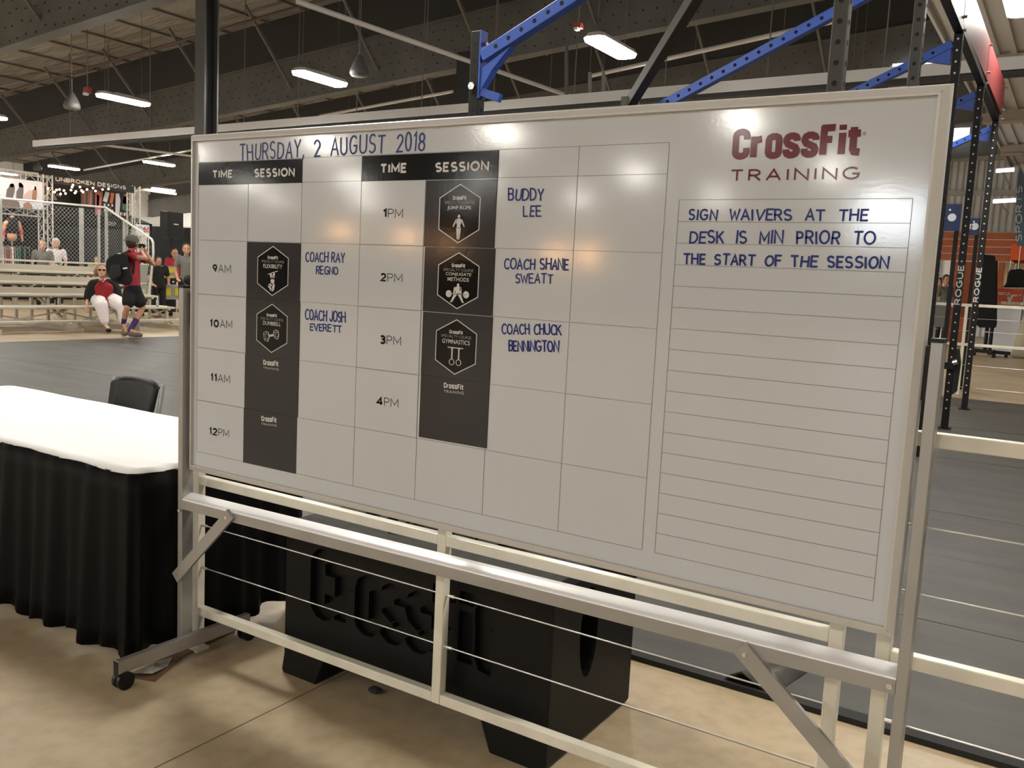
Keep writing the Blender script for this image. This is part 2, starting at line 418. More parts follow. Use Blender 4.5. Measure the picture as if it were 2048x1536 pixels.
def plane_map(p0, u, v, off=(0, 0, 0)):
    p0 = Vector(p0) + Vector(off); u = Vector(u); v = Vector(v)
    return (lambda a, b: tuple(p0 + u * a + v * b)), u.length, v.length

# ================================================================ THE HALL
XD = -.5
def roof_z(x): return 9.55 + .085 * x if x < XD else 7.45
XL, XR, YF, YB = -42.0, 22.0, -40.0, 42.0
mb = MB(); mb.box((XL, YF, -.2), (XR, YB, 0))
fl = struct(mb.build('floor', FLOORM))
JOINT = mat('dark_joint_line', (0.16, 0.115, 0.07), rough=0.9)
k = 0
for yy in (-9.2, -4.2, .735, 20.7):
    o = MB().box((XL, yy - .0025, 0), (XR, yy + .0025, .0008)).build('floor_joint', JOINT, fl)
for xx in (-14.5, -4.5, .53, 5.5):
    o = MB().box((xx - .0025, -20 if xx != .53 else -6, 0), (xx + .0025, .73, .0008)).build('floor_joint', JOINT, fl)
# walls with girts
def wall(name, lo, hi, m): return struct(MB().box(lo, hi).build(name, m))
wl = wall('wall_left', (XL - .2, YF, 0), (XL, YB, 6.0), INSUL)
BACKM = mat('light_grey_wall_sheet', (0.80, 0.80, 0.79), rough=.5, noise=.1, nscale=.5)
FRONTM = mat('dark_unseen_wall', (0.12, 0.115, 0.11), rough=.8)  # unseen front wall, coloured dark to keep reflections off the black surfaces
wb = wall('wall_back', (XL, YB, 0), (XR, YB + .2, 10), BACKM)
wf = wall('wall_front', (XL, YF - .2, 0), (XR, YF, 10), FRONTM)
wr = wall('wall_right', (XR, YF, 0), (XR + .2, YB, 7.45), WALLM)
for z in (1.9, 3.6, 5.2):
    MB().box((XL, YF, z), (XL + .18, YB, z + .2)).build('wall_girt', INSUL, wl)
for z in (2.2, 4.35, 6.1, 7.6):
    MB().box((XL, YB - .22, z), (XR, YB, z + .22)).build('wall_girt', WALLM, wb)
mb = MB()
for i in range(160):
    x = -20 + i * .26
    if x > XR - .2: break
    mb.box((x, YB - .05, 0), (x + .06, YB, 9.9))
stuff(mb.build('wall_rib', WALLM, wb))
# roof deck : two pitches
mb = MB()
for a, b in ((XL - .3, XD),):
    za, zb = roof_z(a), roof_z(b - .01)
    mb.add([(a, YF, za), (b, YF, zb), (b, YB, zb), (a, YB, za), (a, YF, za + .15), (b, YF, zb + .15), (b, YB, zb + .15), (a, YB, za + .15)],
           [(0, 3, 2, 1), (4, 5, 6, 7), (0, 1, 5, 4), (1, 2, 6, 5), (2, 3, 7, 6), (3, 0, 4, 7)])
ceil = struct(mb.build('ceiling', DECK))
RIBM = mat('grey_ribbed_roof_sheet', (0.60, 0.60, 0.60), rough=.5, metal=.0, noise=.1, nscale=.7)
mb = MB().box((XD, YF, 7.45), (XR + .3, YB, 7.6)); mb.box((XD - .06, YF, 7.3), (XD, YB, 9.9))
ceil2 = struct(mb.build('ceiling_low_aisle', RIBM))
mb = MB(); x = XD + .1
while x < XR: mb.box((x, YF, 7.39), (x + .12, YB, 7.45)); x += .36
stuff(mb.build('roof_rib', RIBM, ceil2))
# purlins across the bays (run in Y)
PUR = mat('dusty_purlin_steel', (0.15, 0.135, 0.115), rough=0.6)
x = XL + 1.0
while x < XD - .2:
    MB().box((x, YF, roof_z(x) - .06), (x + .035, YB, roof_z(x) - .005)).build('roof_purlin', PUR, ceil)
    x += 1.52
GIRD = [-31.5, -24.6, -17.7, -10.8, -3.9, 8.55, 15.4, 22.6, 29.6, 36.5]
gz0 = lambda x: (5.85 + .075 * (x + 17.5))
AISLE = mat('tan_aisle_beam', (0.40, 0.34, 0.28), rough=.6)
for gi, y in enumerate(GIRD):
    g = MB()
    for a, b in ((XL, XD - .1),):
        zb0, zb1 = gz0(a), gz0(b); m0, m1 = zb0 + .85, zb1 + 1.25; t0, t1 = roof_z(a), roof_z(b)
        def slab(za, zb_, zc, zd, yo, m_):
            g.add([(a, y - yo, za), (b, y - yo, zb_), (b, y + yo, zb_), (a, y + yo, za), (a, y - yo, zc), (b, y - yo, zd), (b, y + yo, zd), (a, y + yo, zc)],
                  [(0, 3, 2, 1), (4, 5, 6, 7), (0, 1, 5, 4), (1, 2, 6, 5), (2, 3, 7, 6), (3, 0, 4, 7)], m_)
        slab(zb0, zb1, m0, m1, .09, WEB)
        slab(m0, m1, t0, t1, .07, WEBD)
        slab(zb0 - .03, zb1 - .03, zb0, zb1, .16, WEB)
        slab(m0 - .03, m1 - .03, m0 + .03, m1 + .03, .13, WEB)
    gd = struct(g.build('roof_beam', None))
    g2 = MB().box((XD, y - .1, 7.05), (XR, y + .1, 7.39)); g2.box((XD, y - .2, 7.02), (XR, y + .2, 7.06)); struct(g2.build('aisle_beam', AISLE))
    if y in (8.55, 15.4, 22.6):
        pins = MB(); rnd = random.Random(gi)
        x = -38.0
        while x < XD - .3:
            h = .85 + .4 * (x - XL) / (3 - XL)
            for r_ in range(4):
                zz = gz0(x) + h * (.12 + .24 * r_) + rnd.uniform(-.05, .05); xx = x + (r_ % 2) * .16 + rnd.uniform(-.04, .04)
                pins.box((xx - .015, y - .105, zz - .015), (xx + .015, y - .089, zz + .015))
            x += .34
        stuff(pins.build('fixing_pin', PIN, gd))
    if y > 0:
        x = -37.0
        while x < XD - .6:                                   # fly braces between beam and purlins
            MB().bar((x, y - .1, gz0(x) + .3), (x - .25, y - 1.5, roof_z(x) - .12), .06, .06).build('fly_brace', PUR, gd)
            x += 3.04
# insulation lap, conduits and hanger rods
for y, x0, x1, dz in ((7.2, -24, XD - .1, .62), (13.7, -30, XD - .1, .62)):
    a = (x0, y, roof_z(x0) - dz); b = (x1, y, roof_z(x1) - dz)
    p = MB().tube([a, b], .035, 6)
    struct(p.build('trim_1' if y < 10 else 'trim_2', mat('rusty_sprinkler_pipe', (0.10, 0.055, 0.035), rough=.6)))

# building columns
def column(px, y, w, d, m1, m2, name, top=None):
    p = at(px, 100, 'y', y); x = p.x; tz = top or gz0(x) + .3
    t = MB()
    t.box((x - w / 2, y - d / 2, 0), (x + w / 2, y - d / 2 + .03, tz), m1)
    t.box((x - w / 2, y + d / 2 - .03, 0), (x + w / 2, y + d / 2, tz), m1)
    t.box((x - .02, y - d / 2 + .03, 0), (x + .02, y + d / 2 - .03, tz), m2)
    return struct(t.build(name, None))
column(414, 8.55, .26, .30, COLM, COLMB, 'column_1')
column(938, 15.4, .42, .36, COLMB, COLMB, 'column_2')
column(1803, 22.6, .42, .30, COLML, COLML, 'column_3')
# a few hidden behind the camera for the side views
# ---------------------------------------------------------------- big windows in the front wall (seen as reflection) and back wall
w1 = struct(MB().box((-6.3, YF, 4.0), (-3.2, YF + .05, 6.0)).build('window_1', DAY))
for i in range(3): MB().box((-6.3 + i * 1.55 - .03, YF + .05, 4.0), (-6.3 + i * 1.55 + .03, YF + .09, 6.0)).build('window_mullion', WALLM, w1)

A = at(1786, 120, 'y', 22.3); B_ = at(1893, 147, 'y', 22.3)
w2 = struct(MB().box((A.x, 22.3, B_.z), (B_.x, 22.36, at(1893, 119, 'y', 22.3).z)).build('window_2', mat('bright_daylight_panel', (.9, .95, 1), rough=.4, emit=(.86, .93, 1.0), estr=2.6)))
A = at(1893, 257, 'y', 35.9); B_ = at(1937, 281, 'y', 35.9)
w3 = struct(MB().box((A.x, 35.9, B_.z), (B_.x, 35.96, A.z)).build('window_3', MATS['bright_daylight_panel']))
# ================================================================ LAMPS
def make_lamp(x, y, z, label):
    t = thing('hanging_strip_light', label, 'ceiling light', (x, y, z), 'strip lights hung under the roof')
    L, W = 1.22, .34
    poly = [(-L / 2 + .06, -W / 2), (L / 2 - .06, -W / 2), (L / 2, -W / 2 + .07), (L / 2, W / 2 - .07), (L / 2 - .06, W / 2), (-L / 2 + .06, W / 2), (-L / 2, W / 2 - .07), (-L / 2, -W / 2 + .07)]
    m = MB(); m.prism(poly, lambda u, v: (x + v, y + u, z + .055), lambda u, v: (x + v * .8, y + u * .94, z + .12))
    m.build('housing', FRAME, t)
    m = MB(); m.prism(poly, lambda u, v: (x + v * .9, y + u * .97, z), lambda u, v: (x + v, y + u, z + .054))
    m.build('diffuser', TUBEW, t)
    top = roof_z(x) - z
    for s in (-1, 1):
        MB().tube([(x, y + s * .45, z + .12), (x, y + s * .45, z + top)], .006, 4).build('suspension_wire', PUR, t)
    m = MB().bar((x, y - .2, z + .14), (x, y + .2, z + .14), .06, .04); m.build('ballast_box', FRAME, t)
    return t
LAMPS = {(-21.62, 10.25): 'strip light cut by the left picture edge above the track',
         (-15.62, 10.25): 'strip light hung beside a red alarm, at the upper left',
         (-9.62, 10.25): 'strip light left of the bell loudspeaker, above the board date',
         (-3.62, 10.25): 'strip light with red alarm box hanging between the blue rig beams',
         (2.38, 10.25): 'large bright strip light at the top right beside the red rig panel',
         (-39.62, 18.6): 'far strip light cut by the left picture edge over the athlete poster',
         (-33.62, 18.6): 'small far strip light just above the lettered banner',
         (-27.62, 18.6): 'small far strip light right of the lettered banner, near the board corner',
         (-33.62, 26.0): 'farthest visible strip light, low over the white left wall'}
hidden = 'strip light of the hall grid, hidden behind the board or outside the picture'
for y in (-31.5, -24.2, -16.4, -8.0, 1.9, 10.25, 18.6, 26.0, 34.0):
    for k in range(-6, 3):
        x = round(-3.62 + 6.0 * k, 2); xx, yy = x, y
        if y == 18.6: xx = x + 1.7
        if y == 26.0: xx = x - 2.2
        if y == 1.9: xx = x + 1.5
        if y < 0 and not -34 < x < 10: continue
        if x > 0 and y > 18: continue
        if (x, y) == (2.38, 10.25): xx, yy = 1.74, 10.12
        if (x, y) == (-39.62, 18.6):
            q = at(6, 348, 'z', 5.0); xx, yy = q.x, q.y
        make_lamp(xx, yy, 5.0, LAMPS.get((x, y), hidden))

# warm lamps along the booths behind the photographer (mirrored in the board)
for i, (x, y, z) in enumerate(((-13.3, -14.8, 2.5), (-11.2, -14.8, 2.4), (-9.9, -14.8, 2.25), (-7.0, -14.8, 2.1), (-6.2, -14.8, 2.1))):
    t = thing('booth_lamp', 'warm globe lamp on a pole behind the photographer, outside the picture', 'lamp', (x, y, 0), 'warm lamps behind the photographer')
    MB().ball((x, y, z), .13).build('globe', BULB, t, smooth=True)
    MB().tube([(x, y, 0.02), (x, y, z - .12)], .02).build('pole', GALV, t)
    MB().tube([(x, y, 0), (x, y, .03)], .2, 14).build('base', BLKPL, t)

# long white track
pa = at(70, 288, 'y', 13.6); pb = at(1895, 139, 'y', 13.6)
t = thing('overhead_track', 'long pale aluminium track hung level across the hall above the board', 'track', tuple((pa + pb) / 2))
MB().bar(pa, pb + (pb - pa) * .15, .16, .19).build('channel', FRAME, t)
MB().bar(pa - Vector((0, 0, .15)), pb + (pb - pa) * .15 - Vector((0, 0, .15)), .2, .06).build('lower_rail', COLMB, t)
for i in range(1, 14):
    p = pa.lerp(pb, i / 13.5); MB().tube([p + Vector((0, 0, .09)), (p.x, p.y, roof_z(p.x) - .1)], .012, 5).build('hanger', PUR, t)
# conduit pipes
def pipe(label, a, b, r=.035, m=FRAME, hang=3):
    t = thing('conduit_pipe', label, 'pipe', tuple((Vector(a) + Vector(b)) / 2))
    MB().tube([a, b], r, 8).build('tube', m, t)
    for i in range(hang):
        p = Vector(a).lerp(Vector(b), (i + .5) / hang); MB().tube([p, (p.x, p.y, roof_z(p.x) - .1)], .008, 4).build('hanger_wire', PUR, t)
pipe('pale conduit pipe slanting down to the right behind the bell loudspeaker', at(595, 3, 'z', 5.6), at(1150, 196, 'z', 5.6), .045, FRAME, 4)
pipe('thin conduit running up right behind the blue beams, under the roof beam', at(640, 232, 'z', 6.0), at(905, 183, 'z', 6.0), .04, FRAME, 2)
pipe('long light conduit behind the long blue beam', at(1180, 152, 'z', 6.6), at(1670, 42, 'z', 6.6), .05, FRAME, 3)
pipe('bright pipe sloping along the left wall above the lettered banner', at(0, 341, 'x', -36), at(352, 388, 'x', -36), .07, FRAME, 3)
pipe('conduit meeting the far strip light right of the banner', at(168, 340, 'z', 5.3), at(385, 300, 'z', 5.3), .04, FRAME, 2)
pipe('slanting thin pipe under the left end of the track', at(190, 288, 'z', 5.2), at(385, 312, 'z', 5.2), .04, FRAME, 2)
for px, y0, y1, dep in ((1133, 90, 205, 19), (1180, 145, 203, 19.5), (1207, 146, 200, 19.5)):
    a = atd(px, y1, dep); b = atd(px, y0, dep)
    t = thing('drop_conduit', 'vertical conduit drop at %s' % {1133: 'the left of the hanging light with red alarm', 1180: 'the track, nearer the blue beam', 1207: 'the track, under the hanging light'}[px], 'pipe', tuple(a))
    MB().tube([a, b], .04, 6).build('tube', PUR if px == 1133 else COLML, t)
    MB().tube([b, (b.x, b.y, roof_z(b.x) - .1)], .01, 5).build('hanger_wire', PUR, t)
# bell loudspeakers
def bell(px, py, h_px, label, dep):
    s = dep / F_PX; c = atd(px, py, dep); H = h_px * s
    t = thing('pendant_loudspeaker', label, 'loudspeaker', tuple(c))
    prof = [(.0, 1), (.06, .93), (.16, .8), (.30, .55), (.42, .28), (.44, .1), (.36, 0)]
    m = MB(); m.tube([(c.x, c.y, c.z + (v - .5) * H) for r, v in prof], [max(.004, r * H) for r, v in prof], 16)
    m.build('bell_housing', mat('grey_loudspeaker_shell', (0.10, 0.10, 0.095), rough=.5), t, smooth=True)
    MB().tube([(c.x, c.y, c.z + H * .5), (c.x, c.y, roof_z(c.x) + .004)], .01, 5).build('suspension_cord', PUR, t)
bell(719, 130, 44, 'grey bell loudspeaker hanging between two strip lights over the board', 16.5)
bell(144, 200, 36, 'small grey bell loudspeaker hanging left above the track', 20)
bell(75, 331, 18, 'dark cone shaped loudspeaker by the far left wall', 33)
def alarm(px, py, dep, label):
    c = atd(px, py, dep); s = dep / F_PX
    t = thing('fire_alarm', label, 'alarm', tuple(c))
    MB().box((c.x - 8 * s, c.y - .05, c.z - 6 * s), (c.x + 8 * s, c.y + .05, c.z + 6 * s)).build('body', SIGNRED, t, bevel=.01)
    MB().box((c.x - 4 * s, c.y - .08, c.z - 10 * s), (c.x + 4 * s, c.y, c.z - 5 * s)).build('strobe_lens', PAPERW, t)
    MB().tube([(c.x, c.y, c.z + 5 * s), (c.x, c.y, roof_z(c.x) - .3)], .012, 5).build('drop_wire', PUR, t)
alarm(175, 181, 18.5, 'red fire alarm strobe at the left end of the hanging light')
alarm(1157, 52, 12.8, 'red fire alarm box above the light between the blue beams')

# ================================================================ MAT
mt = thing('rubber_matting', 'black rubber matting of long rolls laid behind the white fence', 'mat', (-5, 7, 0))
ys = [1.19] + [1.19 + 1.22 * i for i in range(1, 11)]
for i in range(10):
    y0, y1 = ys[i] + .003, ys[i + 1] - .003
    MB().box((-12.75 - .03 * i, y0, .0), (9, y1, .009 + .001 * (i % 2))).build('mat_roll', MATT, mt)
EDGE = mat('worn_mat_edge', (0.010, 0.010, 0.010), rough=.7)
MB().box((-12.7, 1.12, 0), (9, 1.19, .022)).build('edge_strip', EDGE, mt)
m = MB(); a = at(1462, 1357, 'z', 0)
pr = [(0, 0), (.03, .045), (.08, .075), (.13, .055), (.2, .012), (.2, .006), (.12, .045), (.08, .065), (.035, .038), (.01, 0)]
m.prism(pr, lambda u, v: (a.x - .02 + u, 1.14, v), lambda u, v: (a.x - .02 + u * .3 + .25, 1.75, v * .15 + .009))
m.build('buckled_flap', MATT, mt, smooth=True)

# ================================================================ WHITEBOARD
W, H0, H1 = 2.4666, .755, 1.9742
wbt = thing('mobile_whiteboard', 'large schedule whiteboard on a rolling aluminium stand', 'whiteboard', (W / 2, 0, 0))
MB().box((.018, .0, H0 + .018), (W - .018, .012, H1 - .018)).build('writing_surface', WHITE_BOARD, wbt)
MB().box((.01, .013, H0 + .01), (W - .01, .028, H1 - .01)).build('backing_panel', GREYC, wbt)
fw, fd = .024, .010
def side(a, b, ia, ib):      # mitred, faceted aluminium frame side from outer a-b to inner ia-ib
    m = MB()
    A, B_, IA, IB = [Vector((p[0], 0, p[1])) for p in (a, b, ia, ib)]
    def lerp(p, q, t, y): r = p.lerp(q, t); return (r.x, y, r.z)
    rows = [(0, .028), (0, .004), (.14, -.001), (.80, -.011), (1, -.012), (1, .0)]
    vs = []; 
    for t, y in rows: vs += [lerp(A, IA, t, y), lerp(B_, IB, t, y)]
    fs = [(2 * i, 2 * i + 1, 2 * i + 3, 2 * i + 2) for i in range(5)]
    m.add(vs, fs); return m
e = .0008
side((0, H1), (W, H1), (fw, H1 - fw), (W - fw, H1 - fw)).build('frame_rail', FRAME, wbt)
side((W, H0), (0, H0), (W - fw, H0 + fw), (fw, H0 + fw)).build('frame_rail', FRAME, wbt)
side((0, H0), (0, H1), (fw, H0 + fw), (fw, H1 - fw)).build('frame_stile', FRAME, wbt)
side((W, H1), (W, H0), (W - fw, H1 - fw), (W - fw, H0 + fw)).build('frame_stile', FRAME, wbt)
SEAM = mat('dark_mitre_seam', (0.12, 0.11, 0.10), rough=.7)
for cx_, cz_, sx_, sz_ in ((W, H1, -1, -1), (W, H0, -1, 1), (0, H1, 1, -1), (0, H0, 1, 1)):
    m = MB(); m.bar((cx_ + sx_ * .001, .0035, cz_ + sz_ * .001), (cx_ + sx_ * (fw - .004), -.0118, cz_ + sz_ * (fw - .004)), .0008, .001, up=(0, 1, 0)); m.build('mitre_seam', SEAM, wbt)
# stand
for s, x0 in ((-1, -.037), (1, 2.4795)):
    MB().box((x0, -.02, .058), (x0 + .025, .03, 1.43)).build('upright', ALU, wbt, bevel=.002)
    cp = MB().box((x0 - .0015, -.0215, 1.43), (x0 + .0265, .0315, 1.438)).build('end_cap', BLKPL, wbt)
    fx = -.0115 if s < 0 else 2.4545
    foot = MB().box((fx, -.30, .062), (fx + .0255, .292, .112)).build('foot_bar', ALU, wbt, bevel=.002)
    MB().box((fx - .001, -.302, .060), (fx + .024, -.2995, .110)).build('foot_end_cap', BLKPL, foot)
    for yy in (-.285, .275):
        c = MB(); xx = fx + .0127
        c.tube([(xx - .02, yy + .012, .033), (xx - .004, yy + .012, .033)], .033, 18)
        c.tube([(xx + .004, yy + .012, .033), (xx + .02, yy + .012, .033)], .033, 18)
        c.box((xx - .004, yy - .012, .03), (xx + .004, yy + .03, .058))
        c.tube([(xx, yy, .045), (xx, yy, .0625)], .013, 10)
        c.build('caster', BLKPL, wbt)
    # pivot bracket
    bx = x0 + .025 if s < 0 else x0 - .02
    MB().box((bx - .004, .012, 1.30), (bx + .02, .03, 1.42)).build('pivot_bracket', BLKPL, wbt)
# cross bar with rounded bright top and lower face
m = MB()
za, zb = .612, .640
prof = [(-.02, -.004), (-.02, .026), (-.018, .032), (-.010, .038), (.010, .047), (.024, .050), (.028, .046), (.028, -.004)]
m.prism(prof, lambda u, v: (-.012, u, za + v), lambda u, v: (2.48, u, zb + v))
cb = m.build('cross_bar', ALU_B, wbt)
m = MB().add([(-.012, -.0215, za - .006), (2.48, -.0215, zb - .006), (2.48, -.0215, zb + .028), (-.012, -.0215, za + .028),
              (-.012, -.019, za - .006), (2.48, -.019, zb - .006), (2.48, -.019, zb + .028), (-.012, -.019, za + .028)],
             [(0, 1, 2, 3), (7, 6, 5, 4), (0, 4, 5, 1), (3, 2, 6, 7), (0, 3, 7, 4), (1, 5, 6, 2)])
m.build('cross_bar_face', ALU, wbt)
MB().bar((-.03, -.030, .345), (.262, -.030, .622), .016, .045, up=(0, 1, 0)).build('diagonal_brace', ALU, wbt) if False else None
def brace(a, b):
    a = Vector(a); b = Vector(b); d = (b - a).normalized(); n = Vector((-d.z, 0, d.x)) * .021
    m = MB(); q = [a - n, b - n, b + n, a + n]
    m.add([(p.x, -.034, p.z) for p in q] + [(p.x, -.022, p.z) for p in q], [(0, 1, 2, 3), (7, 6, 5, 4), (0, 4, 5, 1), (1, 5, 6, 2), (2, 6, 7, 3), (3, 7, 4, 0)])
    o = m.build('diagonal_brace', ALU, wbt)
    for p in (a + d * .02, b - d * .02): MB().tube([(p.x, -.040, p.z), (p.x, -.033, p.z)], .006, 8).build('bolt', STEEL, o)
brace((-.035, 0, .338), (.268, 0, .640))
brace((2.50, 0, .330), (2.125, 0, .652))
for x, z in ((-.02, .60), (2.468, .652), (-.0, .09)):
    MB().tube([(x, -.029, z), (x, -.021, z)], .007, 8).build('bolt', STEEL, wbt)

# printed grid
COLS = [.045, .304, .5605, .819, 1.0735, 1.3265, 1.5825, 1.8375]
ROWS = [1.877, 1.800, 1.6045, 1.412, 1.2175, 1.0235, .831]
m = MB()
lw = .0011
def hl(x0, x1, z): m.box((x0, -.0009, z - lw / 2), (x1, -.0002, z + lw / 2))
def vl(z0, z1, x): m.box((x - lw / 2, -.0009, z0), (x + lw / 2, -.0002, z1))
for z in ROWS: hl(COLS[0], COLS[-1], z)
for i, x in enumerate(COLS): vl(ROWS[-1], 1.9 if i == 0 else ROWS[0], x)
m.build('schedule_grid', GRID, wbt)
m = MB()
for i in range(18): hl(1.8738, 2.412, 1.736 - i * (1.736 - .831) / 17)
vl(.831, 1.736, 1.8738); vl(.831, 1.736, 2.412)
m.build('notes_grid', GRID, wbt)

# handwriting
HW = [("THURSDAY, 2 AUGUST 2018", (480, 322), (850, 302), (480, 288), .085, .30, .9),
      ("COACH RAY", (611, 524), (690, 526), (611, 503), .11, .22, .5), ("REGNO", (632, 549), (677, 550), (632, 532), .13, .2, .5),
      ("COACH JOSH", (610, 640), (692, 646), (611, 618), .11, .2, .5), ("EVERETT", (620, 661), (684, 666), (621, 646), .14, .2, .5),
      ("BUDDY", (1016, 402), (1088, 402), (1016, 377), .12, .24, .5), ("LEE", (1046, 434), (1083, 434), (1046, 411), .12, .3, .5),
      ("COACH SHANE", (1008, 539), (1138, 541), (1008, 516), .12, .22, .6), ("SWEATT", (1030, 567), (1106, 568), (1031, 547), .12, .22, .5),
      ("COACH CHUCK", (1003, 669), (1124, 671), (1004, 647), .12, .2, .5), ("BENNINGTON", (1017, 703), (1119, 705), (1018, 680), .13, .2, .5),
      ("SIGN WAIVERS AT THE", (1376, 441), (1736, 443), (1377, 418), .14, .26, 1.0),
      ("DESK IS MIN PRIOR TO", (1378, 487), (1751, 490), (1379, 461), .13, .26, 1.0),
      ("THE START OF THE SESSION", (1366, 529), (1777, 539), (1367, 506), .15, .26, .75)]
for i, (tx, bl, br, tl, wt, gp, sp) in enumerate(HW):
    write('handwriting', tx, bl, br, tl, wt * 1.12, INK, wbt, off=.0012, jit=.10, seed=i + 3, gap=gp, space=sp, cap=.35)

# logo print on the board
def logo(bl, br, tl, m_, parent, off, weight=.20, mapper=None, name='logo_lettering'):
    return write(name, "(rossfit", bl, br, tl, weight, m_, parent, off=off, gap=.265, mapper=mapper)
logo((1463, 323), (1724, 314), (1463, 256), RED_INK, wbt, .0012)
write('logo_lettering', 'TRAINING', (1460, 363.6), (1718, 359), (1460, 339.5), .15, RED_INK, wbt, off=.0012, gap=.34)
p = bd(1729, 267); mm = MB(); mm.tube([(p[0], -.0012, p[1]), (p[0], -.0002, p[1])], .004, 12); mm.build('registered_mark', PRINTG, wbt)

# magnets
MTH = .0022
def panel(pxs, name, m_, label, cat, group, th=MTH, rect=None):
    if rect: x0, x1, z0, z1 = rect
    else:
        q = [bd(*p) for p in pxs]; x0 = (q[0][0] + q[3][0]) / 2; x1 = (q[1][0] + q[2][0]) / 2; z1 = (q[0][1] + q[1][1]) / 2; z0 = (q[2][1] + q[3][1]) / 2
    t = thing(name, label, cat, ((x0 + x1) / 2, 0, (z0 + z1) / 2), group)
    MB().box((x0, -th, z0), (x1, -.0002, z1)).build('magnetic_sheet', m_, t, bevel=.0005, bseg=1)
    return t, (x0, x1, z0, z1)
OFF = MTH + .0006
hd, _ = panel([(398, 326), (605, 318), (605, 366), (398, 370)], 'header_magnet', BLACKP, 'black TIME SESSION header strip above the morning column', 'header', None)
write('lettering', 'TIME', (426, 357.5), (466.8, 356), (426, 341), .23, PRINTW, hd, off=OFF, gap=.30)
write('lettering', 'SESSION', (509.7, 355.3), (590.7, 353.2), (509.7, 337.6), .22, PRINTW, hd, off=OFF, gap=.30)
hd, _ = panel([(724, 312.8), (998, 300.4), (996.5, 357), (724, 362.5)], 'header_magnet', BLACKP, 'black TIME SESSION header strip above the afternoon column', 'header', None)
write('lettering', 'TIME', (761.4, 348), (815, 346), (761.4, 328), .23, PRINTW, hd, off=OFF, gap=.30)
write('lettering', 'SESSION', (871, 345), (979, 341.8), (871, 325.2), .22, PRINTW, hd, off=OFF, gap=.30)

def hexmap(x, z, w, h, off=OFF):       # u,v in [0,1] of the hexagon's box
    return lambda u, v: (x + (u - .5) * w, -off, z + (v - .5) * h)
def hexa(pts, parent):
    q = [bd(*p) for p in pts]
    x = sum(p[0] for p in q) / 6; z = (q[0][1] + q[3][1]) / 2; h = q[0][1] - q[3][1]; w = ((q[1][0] + q[2][0]) - (q[4][0] + q[5][0])) / 2
    H_ = [(0, .5), (.5, .27), (.5, -.27), (0, -.5), (-.5, -.27), (-.5, .27)]
    m = MB(); m.add([(x + a * w, -MTH - .0003, z + b * h) for a, b in H_], [(0, 1, 2, 3, 4, 5)]); m.build('hexagon_badge', HEXM, parent)
    m = MB(); ribbon(m, [(x + a * w, z + b * h) for a, b in H_ + H_[:1]], .0028, lambda a, b: (a, -OFF, b)); m.build('badge_outline', PRINTW, parent)
    def mp(u0, v0, u1, v1):
        L = (u1 - u0) * w; hh = (v1 - v0) * h
        return (lambda a, b: (x + (u0 - .5 + (u1 - u0) * a) * w, -OFF - .0002, z + (v0 - .5 + (v1 - v0) * b) * h)), L, hh
    logo(None, None, None, PRINTW, parent, 0, weight=.2, mapper=mp(.33, .735, .67, .81), name='badge_logo')
    write('badge_lettering', 'SPECIALTY COURSE', None, None, None, .13, PRINTG, parent, mapper=mp(.125, .665, .875, .715))
    f = lambda u, v: (x + u * w, -OFF - .0002, z + (v - .5) * h)
    return mp, f, w, h
def badge_name(lines, mp, parent):
    for tx, (u0, v0, u1, v1) in lines: font_text('badge_lettering', tx, None, None, None, PRINTW, parent, bold=.008, mapper=mp(u0, v0, u1, v1))
def disc(mb, f, u, v, ru, rv, n=14):
    mb.add([f(u + ru * math.cos(2 * PI * i / n), v + rv * math.sin(2 * PI * i / n)) for i in range(n)], [tuple(range(n))])
def limb(mb, f, pts, ws):               # tapered flat limb in badge coordinates
    for (a, b), (w0, w1) in zip(zip(pts, pts[1:]), zip(ws, ws[1:])):
        d = Vector((b[0] - a[0], (b[1] - a[1]) * 1.6)); n = Vector((-d.y, d.x)).normalized()
        q = [(a[0] + n.x * w0, a[1] + n.y * w0 / 1.6), (b[0] + n.x * w1, b[1] + n.y * w1 / 1.6), (b[0] - n.x * w1, b[1] - n.y * w1 / 1.6), (a[0] - n.x * w0, a[1] - n.y * w0 / 1.6)]
        mb.add([f(*p) for p in q], [(0, 1, 2, 3)])
# flexibility
GRP = 'charcoal course magnets on the schedule'
mg, _ = panel([(495.3, 483.7), (602.5, 486.6), (600, 604), (493.3, 596)], 'course_magnet', GREYM, 'charcoal FLEXIBILITY course magnet beside 9AM', 'magnet', GRP)
mp, f, w_, h_ = hexa([(547, 492.8), (577.7, 516), (577, 568), (546.3, 591), (516, 565.6), (517, 517.4)], mg)
badge_name([('FLEXIBILITY', (.19, .555, .81, .635))], mp, mg)
m = MB(); limb(m, f, [(-.16, .425), (.17, .505)], [.012, .012]); limb(m, f, [(-.06, .44), (-.03, .33)], [.03, .03]); limb(m, f, [(.05, .46), (.03, .33)], [.03, .03])
disc(m, f, 0, .39, .035, .03); limb(m, f, [(0, .36), (0, .22)], [.065, .05]); limb(m, f, [(0, .23), (-.12, .20), (-.04, .12), (-.07, .10)], [.05, .04, .025, .02]); limb(m, f, [(.03, .23), (.03, .12), (-.01, .09)], [.05, .03, .02])
m.build('figure_pictogram', PRINTW, mg)
